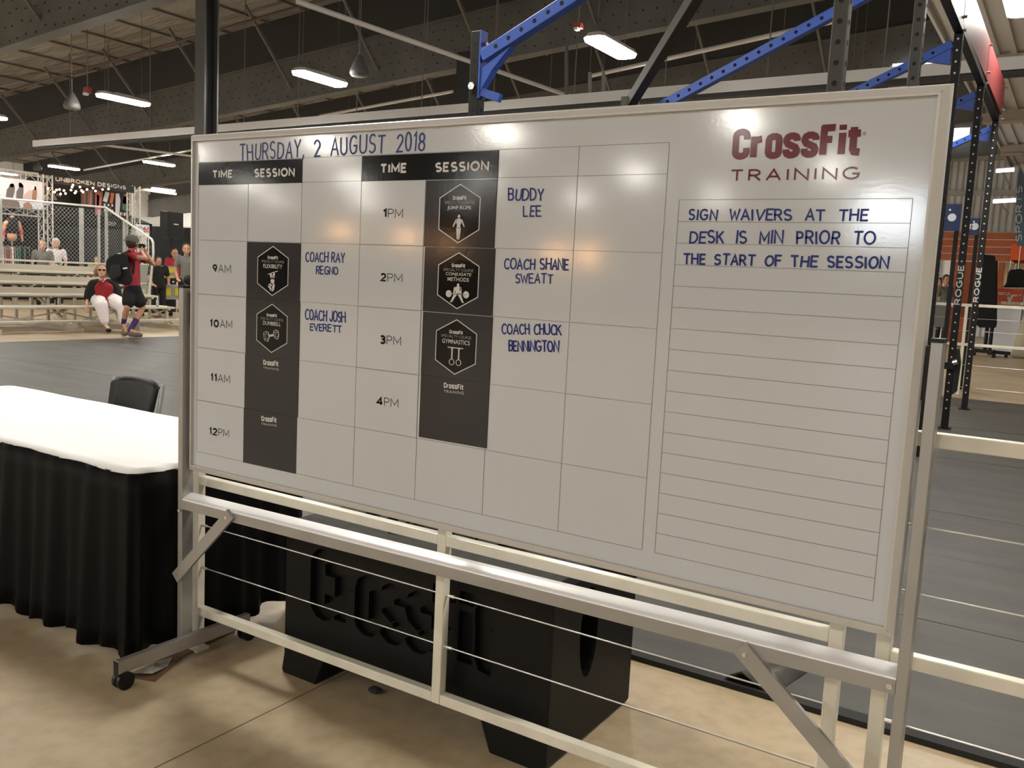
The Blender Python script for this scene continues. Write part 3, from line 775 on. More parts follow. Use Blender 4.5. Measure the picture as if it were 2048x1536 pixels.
# dumbbell
mg, _ = panel([(493.7, 596), (601, 604), (598.8, 721), (491, 708.6)], 'course_magnet', GREYM, 'charcoal DUMBBELL course magnet beside 10AM', 'magnet', GRP)
mp, f, w_, h_ = hexa([(544.9, 608.4), (575.8, 634.4), (575.3, 683.9), (544.4, 705), (514.7, 679), (514.7, 630.7)], mg)
badge_name([('DUMBBELL', (.21, .56, .79, .64))], mp, mg)
m = MB()
for cx, cy, s in ((-.17, .325, 1), (.15, .385, .92)):
    hx = [(cx - .10 * s, cy + .06 * s), (cx - .02, cy + .105 * s), (cx + .07 * s, cy + .085 * s), (cx + .10 * s, cy - .02 * s), (cx + .05 * s, cy - .105 * s), (cx - .06 * s, cy - .08 * s)]
    def ff(a, b): return f(a, b / 1.6)
    ribbon(m, [(a, b * 1.6) for a, b in hx + hx[:1]], .013, ff)
    ribbon(m, [((a - cx) * .55 + cx + .02, ((b - cy) * .55 + cy) * 1.6) for a, b in hx + hx[:1]], .010, ff)
    for a, b in hx: ribbon(m, [(a, b * 1.6), ((a - cx) * .55 + cx + .02, ((b - cy) * .55 + cy) * 1.6)], .009, ff)
limb(m, f, [(-.09, .34), (.08, .37)], [.035, .035])
m.build('dumbbell_pictogram', PRINTW, mg)
# plain magnets under
for pts, l1, l2, lab in (([(491, 708.6), (598.8, 721), (596, 834), (489, 816.5)], ((527.6, 730), (558.7, 733.4), (527.6, 718.5)), ((527.6, 737.3), (558.7, 741), (527.6, 733)), 'plain charcoal magnet with white logo beside 11AM'),
                         ([(489, 816.5), (596, 834), (590, 946), (486, 925.5)], ((523.9, 842.2), (555, 846), (523.9, 830.5)), ((523.9, 849.8), (555, 853.4), (523.9, 845)), 'plain charcoal magnet with white logo beside 12PM')):
    mg, _ = panel(pts, 'course_magnet', GREYM, lab, 'magnet', GRP)
    logo(*l1, PRINTW, mg, OFF); write('logo_lettering', 'TRAINING', *l2, .14, PRINTW, mg, off=OFF, gap=.34)
# jump rope
mg, _ = panel([(852.3, 361), (994, 358.5), (990.6, 497), (849.5, 492)], 'course_magnet', GREYM, 'charcoal JUMP ROPE course magnet beside 1PM', 'magnet', GRP)
mp, f, w_, h_ = hexa([(920.3, 369), (960.6, 397), (960, 457), (918.4, 485.8), (879.3, 455.8), (880.5, 398)], mg)
badge_name([('JUMP ROPE', (.20, .555, .79, .635))], mp, mg)
m = MB(); disc(m, f, 0, .455, .03, .028); limb(m, f, [(0, .42), (0, .40), (0, .36), (0, .30), (0, .25)], [.02, .07, .065, .04, .05])
for s in (-1, 1):
    limb(m, f, [(.06 * s, .40), (.10 * s, .34), (.14 * s, .275)], [.022, .018, .012]); limb(m, f, [(.03 * s, .26), (.025 * s, .16), (.018 * s, .06)], [.032, .022, .014])
m.build('figure_pictogram', PRINTW, mg)
# conjugate
mg, _ = panel([(849.5, 493), (990.6, 498), (986.4, 631), (847, 623)], 'course_magnet', GREYM, 'charcoal CONJUGATE METHODS course magnet beside 2PM', 'magnet', GRP)
mp, f, w_, h_ = hexa([(918.4, 505.5), (958.5, 535), (957.3, 592.4), (915.6, 617.5), (877, 587), (877.4, 532.7)], mg)
badge_name([('CONJUGATE', (.19, .575, .82, .645)), ('METHODS', (.24, .49, .77, .56))], mp, mg)
m = MB(); disc(m, f, .01, .425, .03, .028); limb(m, f, [(.01, .40), (.01, .385), (.01, .33), (.01, .27)], [.02, .075, .065, .05])
for s in (-1, 1):
    limb(m, f, [(.07 * s, .38), (.09 * s, .26)], [.022, .016]); limb(m, f, [(.03 * s, .28), (.09 * s, .20), (.14 * s, .12), (.17 * s, .12)], [.04, .03, .018, .012]); disc(m, f, .215 * s, .26, .075, .065)
limb(m, f, [(-.2, .26), (.2, .26)], [.008, .008])
m.build('figure_pictogram', PRINTW, mg)
# gymnastics
mg, _ = panel([(846.5, 625), (986.4, 632), (980.5, 766), (842.5, 750)], 'course_magnet', GREYM, 'charcoal GYMNASTICS course magnet beside 3PM', 'magnet', GRP)
mp, f, w_, h_ = hexa([(913.8, 639.4), (953.8, 670.3), (952.7, 725.4), (910.5, 748.4), (872.7, 717.2), (873.4, 662.8)], mg)
badge_name([('GYMNASTICS', (.155, .555, .845, .635))], mp, mg)
m = MB(); limb(m, f, [(-.2, .485), (.19, .485)], [.014, .014])
for s in (-1, 1):
    limb(m, f, [(.085 * s, .48), (.085 * s, .45), (.085 * s, .28)], [.03, .016, .016])
    ribbon(m, [(.085 * s + .06 * math.cos(t * PI / 8), (.22 + .055 * math.sin(t * PI / 8)) * 1.6) for t in range(17)], .018, lambda a, b: f(a, b / 1.6))
m.build('rings_pictogram', PRINTW, mg)
mg, _ = panel([(842.5, 750), (980.5, 766), (973.5, 896), (838, 874)], 'course_magnet', GREYM, 'plain charcoal magnet with white logo beside 4PM', 'magnet', GRP)
logo((888.4, 775.8), (928.5, 780.5), (888.4, 764), PRINTW, mg, OFF); write('logo_lettering', 'TRAINING', (888.4, 784.9), (928.5, 789), (888.4, 779.3), .14, PRINTW, mg, off=OFF, gap=.34)
# time cards
TG = 'white hour magnets on the schedule'
def hour(num, ap, bl, br, tl, rect, frac):
    mg, _ = panel(None, 'hour_magnet', WHITE_BOARD, 'white %s%s hour magnet' % (num, ap), 'magnet', TG, th=.0016, rect=rect)
    xm = bl[0] + (br[0] - bl[0]) * frac; ym = bl[1] + (br[1] - bl[1]) * frac
    write('hour_number', num, bl, (xm - .5, ym), tl, .24, PRINTK, mg, off=.0022, gap=.34)
    write('hour_suffix', ap, (xm + 1.5, ym), br, (xm + 1.5, ym - (bl[1] - tl[1]) * (1.0 if bl[0] < 600 else .98)), .085, PRINTK, mg, off=.0022, gap=.2)
g = .0016
for r, (num, bl, br, tl, fr) in enumerate((('9', (426, 545), (462.7, 546.8), (426, 528), .27), ('10', (420.7, 654.2), (465.2, 657.6), (420.7, 638), .42),
                                          ('11', (422, 762.5), (461, 767), (422, 746), .34), ('12', (419.5, 869.4), (459, 875.4), (419.5, 854), .42))):
    hour(num, 'PM' if num == '12' else 'AM', bl, br, tl, (COLS[0] + g, COLS[1] - g, ROWS[3 + r] + g, ROWS[2 + r] - g), fr)
for r, (num, bl, br, tl, fr) in enumerate((('1', (766, 436), (806.6, 436.4), (766, 417), .22), ('2', (761.4, 563), (805.5, 565), (761.4, 545.6), .28),
                                          ('3', (760.5, 688), (803, 691.4), (760.5, 669.6), .28), ('4', (753.4, 810.5), (797.3, 815.6), (753.4, 792.6), .32))):
    hour(num, 'PM', bl, br, tl, (COLS[3] + g, COLS[4] - g, ROWS[2 + r] + g, ROWS[1 + r] - g), fr)

# ================================================================ WHITE CABLE FENCE beside the board
def fence_panel(label, x0, x1, y, posts, rails, wires, feet=True, th=.034, mt_=FENCE):
    ends = (min(posts), max(posts))
    t = thing('crowd_barrier', label, 'barrier', ((x0 + x1) / 2, y, 0))
    for x in posts:
        MB().box((x - th / 2, y - th / 2, .012 if (x in ends or rails[0] > .5) else rails[0] - th / 2), (x + th / 2, y + th / 2, rails[-1] + th / 2)).build('post', mt_, t, bevel=.003)
        if x in ends: MB().box((x - .03, y - .03, 0), (x + .03, y + .03, .012)).build('foot_plate', mt_, t)
    for z in rails:
        ps = sorted(posts)
        for a, b in zip(ps, ps[1:]):
            MB().box((a + th / 2, y - th / 2 + .001, z - th / 2), (b - th / 2, y + th / 2 - .001, z + th / 2)).build('rail', mt_, t, bevel=.003)
    for z in wires:
        ps = sorted(posts)
        for a, b in zip(ps, ps[1:]):
            w = MB().tube([(a + th / 2, y, z), (b - th / 2, y, z)], .0022, 6); w.tube([(a + th / 2, y, z), (a + th / 2 + .03, y, z)], .005, 6); w.build('cable', CABLE, t)
    return t
FY = .105
fence_panel('cream steel barrier with cables right behind the whiteboard', -.07, 2.33, FY, [-.073, 1.118, 2.322], [.165, .690, 1.20], [.510, .340, .86, 1.02])
fence_panel('cream steel barrier continuing right beyond the whiteboard', 2.41, 4.8, FY + .005, [2.43, 3.62, 4.81], [.165, .672, 1.202], [.510, .340, .835, .995])

# ================================================================ BLACK BLOCK
X0, X1, Y0, Y1, ZT = .345, 1.495, .165, .77, .598
bt = thing('foam_display_block', 'big black block with sunken lettering standing behind the cream barrier', 'block', ((X0 + X1) / 2, (Y0 + Y1) / 2, 0))
m = MB()
# front/back outline with two feet and an arch
out = [(X0, 0), (X0 + .17, 0), (X0 + .22, .10), (X1 - .27, .10), (X1 - .22, 0), (X1, 0), (X1, ZT - .02), (X1 - .02, ZT), (X0 + .02, ZT), (X0, ZT - .02)]
out = [(X0 - .012, .012), (X0 - .004, 0), (X0 + .165, .0), (X0 + .205, .10), (X1 - .25, .10), (X1 - .21, .0), (X1 - .01, 0), (X1, .02), (X1, ZT - .02), (X1 - .02, ZT), (X0 + .02, ZT), (X0, ZT - .02), (X0, .08)]
m.prism(out, lambda u, v: (u, Y0, v), lambda u, v: (u, Y1, v))
body = m.build('block_body', BLOCK, bt, bevel=.006)
# recess cutter for side slot
def cut(target, mb_):
    c = mb_.build('cutter', BLOCKIN)
    md = target.modifiers.new('cut', 'BOOLEAN'); md.object = c; md.operation = 'DIFFERENCE'; md.solver = 'EXACT'; md.use_self = True
    bpy.context.view_layer.update()
    dg = bpy.context.evaluated_depsgraph_get()
    me = bpy.data.meshes.new_from_object(target.evaluated_get(dg)); target.modifiers.clear(); target.data = me
    bpy.data.objects.remove(c)
slot = MB(); n = 16
pl = [(.41 + .062 * math.sin(2 * PI * i / n), .385 + .155 * math.cos(2 * PI * i / n)) for i in range(n)]
slot.prism(pl, lambda u, v: (X1 - .10, u, v), lambda u, v: (X1 + .05, u, v))
cut(body, slot)
# engraved letters : front and top
def thick_letters(f0, f1, ss, W_, L, h, w):
    mb_ = MB()
    return mb_
def engrave(target, text, p0, u, v, nrm, depth, weight):
    ss, W_ = strokes(text, .265)
    u = Vector(u); v = Vector(v); L = u.length; h = v.length; uu = u.normalized(); vv = v.normalized(); p0 = Vector(p0); nrm = Vector(nrm)
    for s_ in ss:
        P = [Vector((q[0] / W_ * (L - weight * h) + weight * h / 2, (q[1] * (1 - weight) + weight / 2) * h)) for q in s_]
        mb_ = MB(); pts = []
        closed = (P[0] - P[-1]).length < 1e-4
        fr = []
        flat = MB(); ribbon(flat, [tuple(q) for q in P], weight * h, lambda a, b: (a, b, 0))
        vs = flat.v; n_ = len(vs)
        def W3(q, d): r = p0 + uu * q[0] + vv * q[1] + nrm * d; return r
        vv_ = [W3(q, .02) for q in vs] + [W3(q, -depth) for q in vs]
        fs = []; edges = {}
        for fc in flat.f:
            fs.append(fc); fs.append(tuple(n_ + i for i in reversed(fc)))
            for i in range(4):
                e_ = (fc[i], fc[(i + 1) % 4]); edges[e_] = 1
        for (a, b) in edges:
            if (b, a) not in edges: fs.append((b, a, a + n_, b + n_))
        mb_.add(vv_, fs)
        cut(target, mb_)
engrave(body, "(rossfit", (.475, Y0, .245), (.83, 0, 0), (0, 0, .29), (0, -1, 0), .026, .20)
engrave(body, "(rossfit", (.50, Y0 + .10, ZT), (.78, 0, 0), (0, .36, 0), (0, 0, 1), .022, .21)
body.data.materials.clear(); body.data.materials.append(BLOCK); body.data.materials.append(BLOCKTOP)
for p_ in body.data.polygons:
    p_.material_index = 1 if (abs(p_.normal.z) > .9 and p_.center.z > ZT - .008) else 0
# small dark scrap on the floor
p = at(750, 1380, 'z', .01)
tag(MB().ball(p, (.03, .022, .012), seg=7, rings=5).build('rubber_scrap', BLKRUB), 'small dark scrap on the floor under the block', 'scrap')

# ================================================================ TABLE, CLOTH, CHAIR
TX0, TX1, TY0, TY1, TZ = -2.62, -.165, -.115, .745, .742
tt = thing('folding_table', 'long folding table hidden under white cloth and black skirt', 'table', ((TX0 + TX1) / 2, (TY0 + TY1) / 2, 0))
MB().box((TX0 + .03, TY0 + .04, TZ - .045), (TX1 - .03, TY1 - .04, TZ - .012)).build('tabletop', PAPERW, tt)
for x in (TX0 + .3, TX1 - .3):
    for y in (TY0 + .1, TY1 - .1): MB().tube([(x, y, 0), (x, y, TZ - .045)], .014, 8).build('leg', GALV, tt)
# cloth: sheet with a slightly drooping rim
N1, N2 = 60, 24
vs = []; fs = []
def rr(u, v):
    x = TX0 + (TX1 - TX0) * u; y = TY0 + (TY1 - TY0) * v
    return x, y
def edge_d(x, y): return min(x - TX0, TX1 - x, y - TY0, TY1 - y)
rc = .05
for j in range(N2 + 1):
    for i in range(N1 + 1):
        u = i / N1; v = j / N2
        x, y = rr(u, v)
        # rounded corners
        for cx, cy in ((TX0 + rc, TY0 + rc), (TX1 - rc, TY0 + rc), (TX0 + rc, TY1 - rc), (TX1 - rc, TY1 - rc)):
            if (x - cx) * (1 if cx > -1 else -1) > 0 and (y - cy) * (1 if cy > .3 else -1) > 0:
                d = math.hypot(x - cx, y - cy)
                if d > rc: x = cx + (x - cx) * rc / d; y = cy + (y - cy) * rc / d
        vs.append((x, y, TZ + .0015 * math.sin(x * 9 + y * 5) * math.sin(y * 11)))
for j in range(N2):
    for i in range(N1):
        a = j * (N1 + 1) + i; fs.append((a, a + 1, a + N1 + 2, a + N1 + 1))
per = [i for i in range(N1 + 1)] + [(j + 1) * (N1 + 1) - 1 for j in range(1, N2 + 1)] + [N2 * (N1 + 1) + i for i in range(N1 - 1, -1, -1)] + [j * (N1 + 1) for j in range(N2 - 1, 0, -1)]
k0 = len(vs); cxm, cym = (TX0 + TX1) / 2, (TY0 + TY1) / 2
low = []
for q, i in enumerate(per):
    x, y, z = vs[i]
    low.append((x + (0.006 if x > cxm else -.006), y + (.006 if y > cym else -.006), TZ - .018 - .004 * math.sin(q * .7)))
vs += low; n = len(per)
for q in range(n): fs.append((per[q], per[(q + 1) % n], k0 + (q + 1) % n, k0 + q))
m = MB().add(vs, fs)
cl = m.build('tablecloth', CLOTH, smooth=True)
tag(cl, 'smooth white cloth covering the table left of the whiteboard', 'tablecloth')
# skirt: pleated curtain hung round the rim
per2 = []
def addline(a, b, n):
    for i in range(n): per2.append((a[0] + (b[0] - a[0]) * i / n, a[1] + (b[1] - a[1]) * i / n))
addline((TX0, TY1), (TX0, TY0 + rc), 24); addline((TX0, TY0), (TX1 - rc, TY0), 120)
for i in range(8):
    t_ = -PI / 2 + PI / 2 * i / 8; per2.append((TX1 - rc + rc * math.cos(t_), TY0 + rc + rc * math.sin(t_)))
addline((TX1, TY0 + rc), (TX1, TY1), 44); per2.append((TX1, TY1))
vs = []; fs = []; n = len(per2); LV = 9
for l in range(LV + 1):
    t_ = l / LV
    for i, (x, y) in enumerate(per2):
        ox = 1 if x > TX1 - .06 else 0; oy = 1 if y < TY0 + .06 else 0
        wv = math.sin(i * 1.05) * .5 + math.sin(i * .43 + 1) * .5
        amp = .004 + .028 * t_
        d = .006 + amp * wv + .03 * t_ * (1 if oy else .5)
        zz = TZ - .018 - t_ * (TZ - .045 - .012 * math.sin(i * .55) - .010 * math.sin(i * .21))
        vs.append((x + ox * d, y - oy * d, zz))
for l in range(LV):
    for i in range(n - 1): fs.append((l * n + i, l * n + i + 1, (l + 1) * n + i + 1, (l + 1) * n + i))
sk = MB().add(vs, fs).build('table_skirt', SKIRT, smooth=True)
md = sk.modifiers.new('thick', 'SOLIDIFY'); md.thickness = .002; md.offset = -1
tag(sk, 'long black pleated skirt hanging round the table to the floor', 'table skirt')

# folding chair
c0 = at(258, 765, 'z', .79); cx, cy = c0.x + .02, c0.y + .02
ch = thing('folding_chair', 'black plastic folding chair behind the white table', 'chair', (cx, cy, 0))
m = MB(); nu, nv = 8, 6; vs = []; fs = []
for th_ in (0, .02):
    for j in range(nv + 1):
        for i in range(nu + 1):
            u = (i / nu - .5); v = j / nv
            hw = .225 - .02 * (1 - v); corner = .03 * max(0, abs(u) * 2 - .7) / .3 * (1 if v > .9 else 0)
            vs.append((cx + u * 2 * hw, cy + .05 * (1 - v) * -1 + .03 * (1 - (2 * u) ** 2) + th_, .56 + .25 * v - corner + .012 * (1 - (2 * u) ** 2)))
K = (nu + 1) * (nv + 1)
for j in range(nv):
    for i in range(nu):
        a = j * (nu + 1) + i; fs.append((a, a + 1, a + nu + 2, a + nu + 1)); fs.append((K + a, K + a + nu + 1, K + a + nu + 2, K + a + 1))
ring = [i for i in range(nu + 1)] + [(j + 1) * (nu + 1) - 1 for j in range(1, nv + 1)] + [nv * (nu + 1) + i for i in range(nu - 1, -1, -1)] + [j * (nu + 1) for j in range(nv - 1, 0, -1)]
for q in range(len(ring)): a, b = ring[q], ring[(q + 1) % len(ring)]; fs.append((a, K + a, K + b, b))
m.add(vs, fs).build('backrest', BLKPL, ch, smooth=True)
MB().box((cx - .21, cy - .45, .435), (cx + .21, cy - .03, .46)).build('seat', BLKPL, ch, bevel=.01)
for s in (-1, 1):
    MB().tube([(cx + s * .235, cy + .03, .80), (cx + s * .235, cy - .02, .5), (cx + s * .235, cy - .45, 0.022)], .012, 8).build('front_leg', GALV, ch)
    MB().tube([(cx + s * .21, cy - .40, .44), (cx + s * .21, cy + .06, .022)], .012, 8).build('rear_leg', GALV, ch)

# cardboard tray with plastic under the stand foot
q = [at(*p, 'z', .004) for p in ((250, 1352), (310, 1362), (368, 1312), (470, 1262), (450, 1240), (300, 1330))]
dl = thing('flattened_packaging', 'flat brown packaging scrap with clear film under the stand foot', 'packaging', tuple(q[0]))
m = MB(); m.prism([(p.x, p.y) for p in q], lambda u, v: (u, v, .0), lambda u, v: (u, v, .006)); m.build('brown_sheet', BROWN, dl)
q2 = [at(*p, 'z', .01) for p in ((262, 1346), (305, 1354), (335, 1332), (345, 1320), (300, 1326))]
vs = [(p.x, p.y, .009 + .014 * (i % 2)) for i, p in enumerate(q2)] + [(sum(p.x for p in q2) / 5, sum(p.y for p in q2) / 5, .03)]
MB().add(vs, [(i, (i + 1) % 5, 5) for i in range(5)]).build('crumpled_film', PLASTIC, dl)
q3 = [at(*p, 'z', .006) for p in ((396, 1290), (430, 1278), (447, 1268), (420, 1276))]
MB().prism([(p.x, p.y) for p in q3], lambda u, v: (u, v, .0065), lambda u, v: (u, v, .009)).build('white_label', PAPERW, dl)

# ================================================================ TRAINING RIG
rig = thing('training_rig', 'tall black training rig with slanted blue beams behind the board', 'gym rig', (.5, 7, 0))
TB = .0762
def rigx(y): return 1.585 - .009 * y
RY = [2.72, 5.02, 7.22, 9.52, 11.82]
HT = 4.0; HL = 3.08; LX = -.70
def rack_upright(x, y, h, mtl, holes='dark', zlo=0.0, faces=('y', 'x')):
    u = MB().box((x - TB / 2, y - TB / 2, .012), (x + TB / 2, y + TB / 2, h)).build('upright', mtl, rig, bevel=.006)
    MB().box((x - .07, y - .07, .009), (x + .07, y + .07, .02)).build('base_plate', RACK, u)
    hm = MB(); z = .15; st = .1016
    mtl2 = HOLE if holes == 'dark' else RIVET
    r = .0145 if holes == 'dark' else .010
    while z < h - .05:
        if z > zlo:
            if 'y' in faces: hm.add([(x + r * math.cos(k * PI / 5), y - TB / 2 - .0006, z + r * math.sin(k * PI / 5)) for k in range(10)], [tuple(range(10))])
            if 'x' in faces: hm.add([(x + TB / 2 + .0006, y + r * math.cos(k * PI / 5), z + r * math.sin(k * PI / 5)) for k in range(10)], [tuple(range(10))])
        z += st if holes == 'dark' else .0508 * 2
    stuff(hm.build('hole_row', mtl2, u))
    return u
ups = []
for i, y in enumerate(RY):
    ups.append(rack_upright(rigx(y), y, HT - .04, RACK_G if i < 2 else RACK, 'dark' if i < 2 else 'pale', 0 if i < 2 else .2))
for i, y in enumerate(RY): rack_upright(LX + .003 * y, y, HL, RACK, 'dark')
# top longitudinal beams on the tall side and on the low side
for a, b in zip([0.4] + RY, RY):
    MB().bar((rigx(a), a, HT), (rigx(b), b, HT), TB, TB, m=None).build('top_beam', RACK, rig, bevel=.004)
for a, b in zip(RY[1:], RY[2:]):
    MB().bar((LX, a + .05, HL - .06), (LX, b - .05, HL - .06), TB, TB).build('low_beam', RACK, rig, bevel=.004)
# blue sloping crossmembers with bolted plates
def blue_beam(y, xh, zh, xl, zl, skip=0):
    a = Vector((xl, y, zl)); b = Vector((xh, y, zh)); d = (b - a).normalized(); n = Vector((-d.z, 0, d.x))
    o = MB().bar(a, b, TB, TB, up=tuple(n)).build('blue_crossmember', BLUE, rig, bevel=.004)
    hm = MB(); L = (b - a).length; s = .12
    while s < L - .1:
        c = a + d * s; r = .0145
        hm.add([tuple(c + Vector((0, -TB / 2 - .0006, 0)) + d * (r * math.cos(k * PI / 5)) + n * (r * math.sin(k * PI / 5))) for k in range(10)], [tuple(range(10))])
        s += .1016
    stuff(hm.build('hole_row', HOLE, o))
    return o
bl = []
for i, y in enumerate(RY):
    xh = rigx(y) - TB / 2 - .01
    o = blue_beam(y, xh, HT - .13, LX + .055, HL - .16)
    MB().box((LX + .04, y - TB / 2, HL - .42), (LX + .05, y + TB / 2, HL)).build('end_plate', BLUE, o)
    m = MB(); m.prism([(LX + .05, HL - .38), (LX + .05, HL - .24), (LX + .27, HL - .12), (LX + .14, HL - .25)], lambda u, v: (u, y - .03, v), lambda u, v: (u, y + .03, v)); m.build('gusset', BLUE, o)
    m = MB(); m.prism([(xh, HT - .31), (xh - .10, HT - .29), (xh - .27, HT - .25), (xh, HT - .10)], lambda u, v: (u, y - .03, v), lambda u, v: (u, y + .03, v)); m.build('gusset', BLUE, o)
    if i == 0:
        for z in (HL - .08, HL - .37):
            MB().tube([(LX + .045, y + .0, z), (LX + .075, y + .0, z)], .013, 8).build('bolt', STEEL, o)
        MB().tube([(LX, y - TB / 2 - .018, HL - .345), (LX, y - TB / 2, HL - .345)], .026, 6).build('hex_bolt', STEEL, o)
        MB().bar((LX + .05, y, HL - .38), (LX + .05 + .13, y + .02, HL - .42), .05, .05).build('lower_stub', BLUE, o)
# dark diagonal brace
a = Vector((LX, 5.0, HL - .02)); b = Vector((1.18, RY[0], 3.76))
MB().bar(a, b, TB, TB * 1.25, up=(0, 0, 1)).build('dark_brace', RACK_G, rig, bevel=.004)
MB().box((LX - .06, 4.94, HL - .09), (LX + .06, 5.06, HL + .03)).build('brace_plate', RACK_G, rig)
# red panels standing on the tall side
for i, (a, b) in enumerate(((.4, 2.72), (2.72, 5.02), (5.02, 7.22), (7.22, 9.52), (9.52, 11.82))):
    pnl = MB().box((rigx(6) - .02, a + .015, HT + .045), (rigx(6) + .015, b - .015, HT + .46)).build('red_panel', RED, rig, bevel=.003)
    for yy, zz in ((b - .03, HT + .1), (b - .03, HT + .4), (b - .03, HT - .02)):
        MB().tube([(rigx(6) + .012, yy, zz), (rigx(6) + .05, yy, zz)], .014, 6).build('bolt', STEEL, pnl)
# lettering on two uprights (reads upwards)
for i in (3, 4):
    y = RY[i]; x = rigx(y)
    z0, z1 = (1.475, 1.935) if i == 3 else (1.515, 1.995)
    mpp = plane_map((x + TB * .44, y - TB / 2 - .002, z0), (0, 0, z1 - z0), (-TB * .88, 0, 0))
    MB().box((x - TB / 2 + .001, y - TB / 2 - .0012, z0 - .03), (x + TB / 2 - .001, y - TB / 2 - .0006, z1 + .03)).build('letter_backing', BLKPL, ups[i])
    write('upright_lettering', 'ROGUE', None, None, None, .20, PRINTW, ups[i], mapper=mpp, gap=.26)
# j-hook and box left on the near upright
y = RY[3]; x = rigx(y)
MB().box((x - .055, y - .13, .72), (x + .05, y - .045, .80)).build('hook_plate', BLKPL, ups[3], bevel=.006)
MB().tube([(x + .03, y - .12, .80), (x + .075, y - .12, .82)], .03, 10).build('hook_roller', STEEL, ups[3])
m = MB(); m.prism([(x + .03, .40), (x + .09, .46), (x + .10, .80), (x + .07, .96), (x + .04, .96)], lambda u, v: (u, y - .03, v), lambda u, v: (u, y + .06, v)); m.build('hanging_strap_bag', BLKRUB, ups[3])
for (pxa, py_, pxb, dd_, lab) in ((1986, 403, 2034, 33, 'bright wall batten light level with the blue flag'), (1992, 342, 2030, 33, 'upper wall batten light above the blue flag')):
    a = atd(pxa, py_, dd_); b = atd(pxb, py_, dd_)
    t = thing('wall_batten_light', lab, 'light', tuple(a))
    MB().tube([a, (b.x, a.y, b.z)], .07, 8).build('tube_lamp', mat('cool_tube_lamp', (.9, .95, 1), rough=.4, emit=(.95, .97, 1.0), estr=2.2), t)
    MB().bar(a + Vector((0, .1, .06)), Vector((b.x, a.y + .1, b.z + .06)), .14, .08).build('batten', FRAME, t)
    MB().bar(a + Vector((.1, .1, .1)), Vector((a.x + .1, YB - .2, a.z + .1)), .05, .05).build('bracket', FRAME, t)
# blue plates low on the rig; white discs painted as light through holes
for (pa_, pb_, y, lab) in (((1868, 408), (1918, 462), 12.9, 'a'), ((1932, 436), (1956, 470), 15.0, 'b')):
    A = at(*pa_, 'y', y); B_ = at(*pb_, 'y', y)
    t = thing('blue_rig_plate', 'dark blue perforated steel plate %s' % ('left of the near lettered upright, with white discs for its lit holes' if lab == 'a' else 'between the two lettered uprights'), 'plate', tuple(A))
    pl_ = MB().box((A.x, y, B_.z), (B_.x, y + .02, A.z)).build('plate', mat('navy_powder_coat', (0.012, 0.03, 0.11), rough=.5), t)
    for u, v, r in ((.25, .78, .016), (.6, .78, .016), (.3, .5, .05), (.7, .5, .06)):
        MB().tube([(A.x + (B_.x - A.x) * u, y - .004, B_.z + (A.z - B_.z) * v), (A.x + (B_.x - A.x) * u, y, B_.z + (A.z - B_.z) * v)], r, 12).build('lit_hole_disc', PAPERW, pl_)
    for u in (.1, .9): MB().box((A.x + (B_.x - A.x) * u - .03, y + .02, 0), (A.x + (B_.x - A.x) * u + .03, y + .06, A.z)).build('support_leg', RACK, t)

# ================================================================ FAR RIGHT : barrier, kiosk, bag, table
fence_panel('distant cream barrier behind the lettered uprights', .7, 4.3, 13.9, [-.6, 1.17, 3.0, 4.8], [.83, 1.46], [.14, .5, 1.05, 1.25], th=.045)
kz = 31.5
kt = thing('timber_kiosk', 'orange stained timber kiosk with slatted fascia at the far wall', 'kiosk', tuple(at(1950, 640, 'y', kz)))
A = at(1868, 463, 'y', kz); B_ = at(2034, 463, 'y', kz); Cc = at(1868, 520, 'y', kz)
hh = (A.z - Cc.z) / 4
for i in range(4):
    MB().box((A.x, kz, Cc.z + hh * i + .02), (B_.x, kz + .05, Cc.z + hh * (i + 1) - .015)).build('fascia_board', ORANGE, kt)
MB().box((A.x, kz + .052, Cc.z), (B_.x, kz + .07, A.z - .02)).build('fascia_backing', FRAME, kt)
for px in (1887, 1995):
    q = at(px, 600, 'y', kz); MB().box((q.x - .09, kz + .1, 0), (q.x + .09, kz + .3, Cc.z)).build('kiosk_post', INSUL if px < 1900 else ORANGE, kt)
q0 = at(1894, 600, 'y', kz + .8); q1 = at(1958, 600, 'y', kz + .8)
MB().box((q0.x, kz + .8, 0), (q1.x, kz + .9, Cc.z)).build('kiosk_panel', ORANGE, kt)
q1 = at(1930, 640, 'y', kz - .6); q0 = at(1912, 640, 'y', kz - .6)
MB().box((q0.x, kz - .6, .05), (q1.x, kz - .3, 1.0)).build('kiosk_counter', ORANGE, kt)
q0 = at(1992, 600, 'y', kz + .9); q1 = at(2042, 600, 'y', kz + .9)
MB().box((q0.x, kz + .9, 0), (q1.x, kz + 1, Cc.z)).build('kiosk_panel', mat('cream_board', (0.75, 0.62, 0.36), rough=.7), kt)
# grey planter / trestle table left
A = at(1864, 600, 'y', 27.5); B_ = at(1888, 655, 'y', 27.5)
t = thing('draped_side_table', 'dark grey draped table standing between the board edge and lettered uprights', 'table', (A.x, 27.5, 0))
MB().box((A.x - .1, 27.5, B_.z), (B_.x, 28.1, A.z)).build('grey_drape', GREYC, t)
for xx in (A.x, B_.x - .06): MB().box((xx, 27.52, 0), (xx + .05, 27.57, B_.z)).build('leg', BLKPL, t)
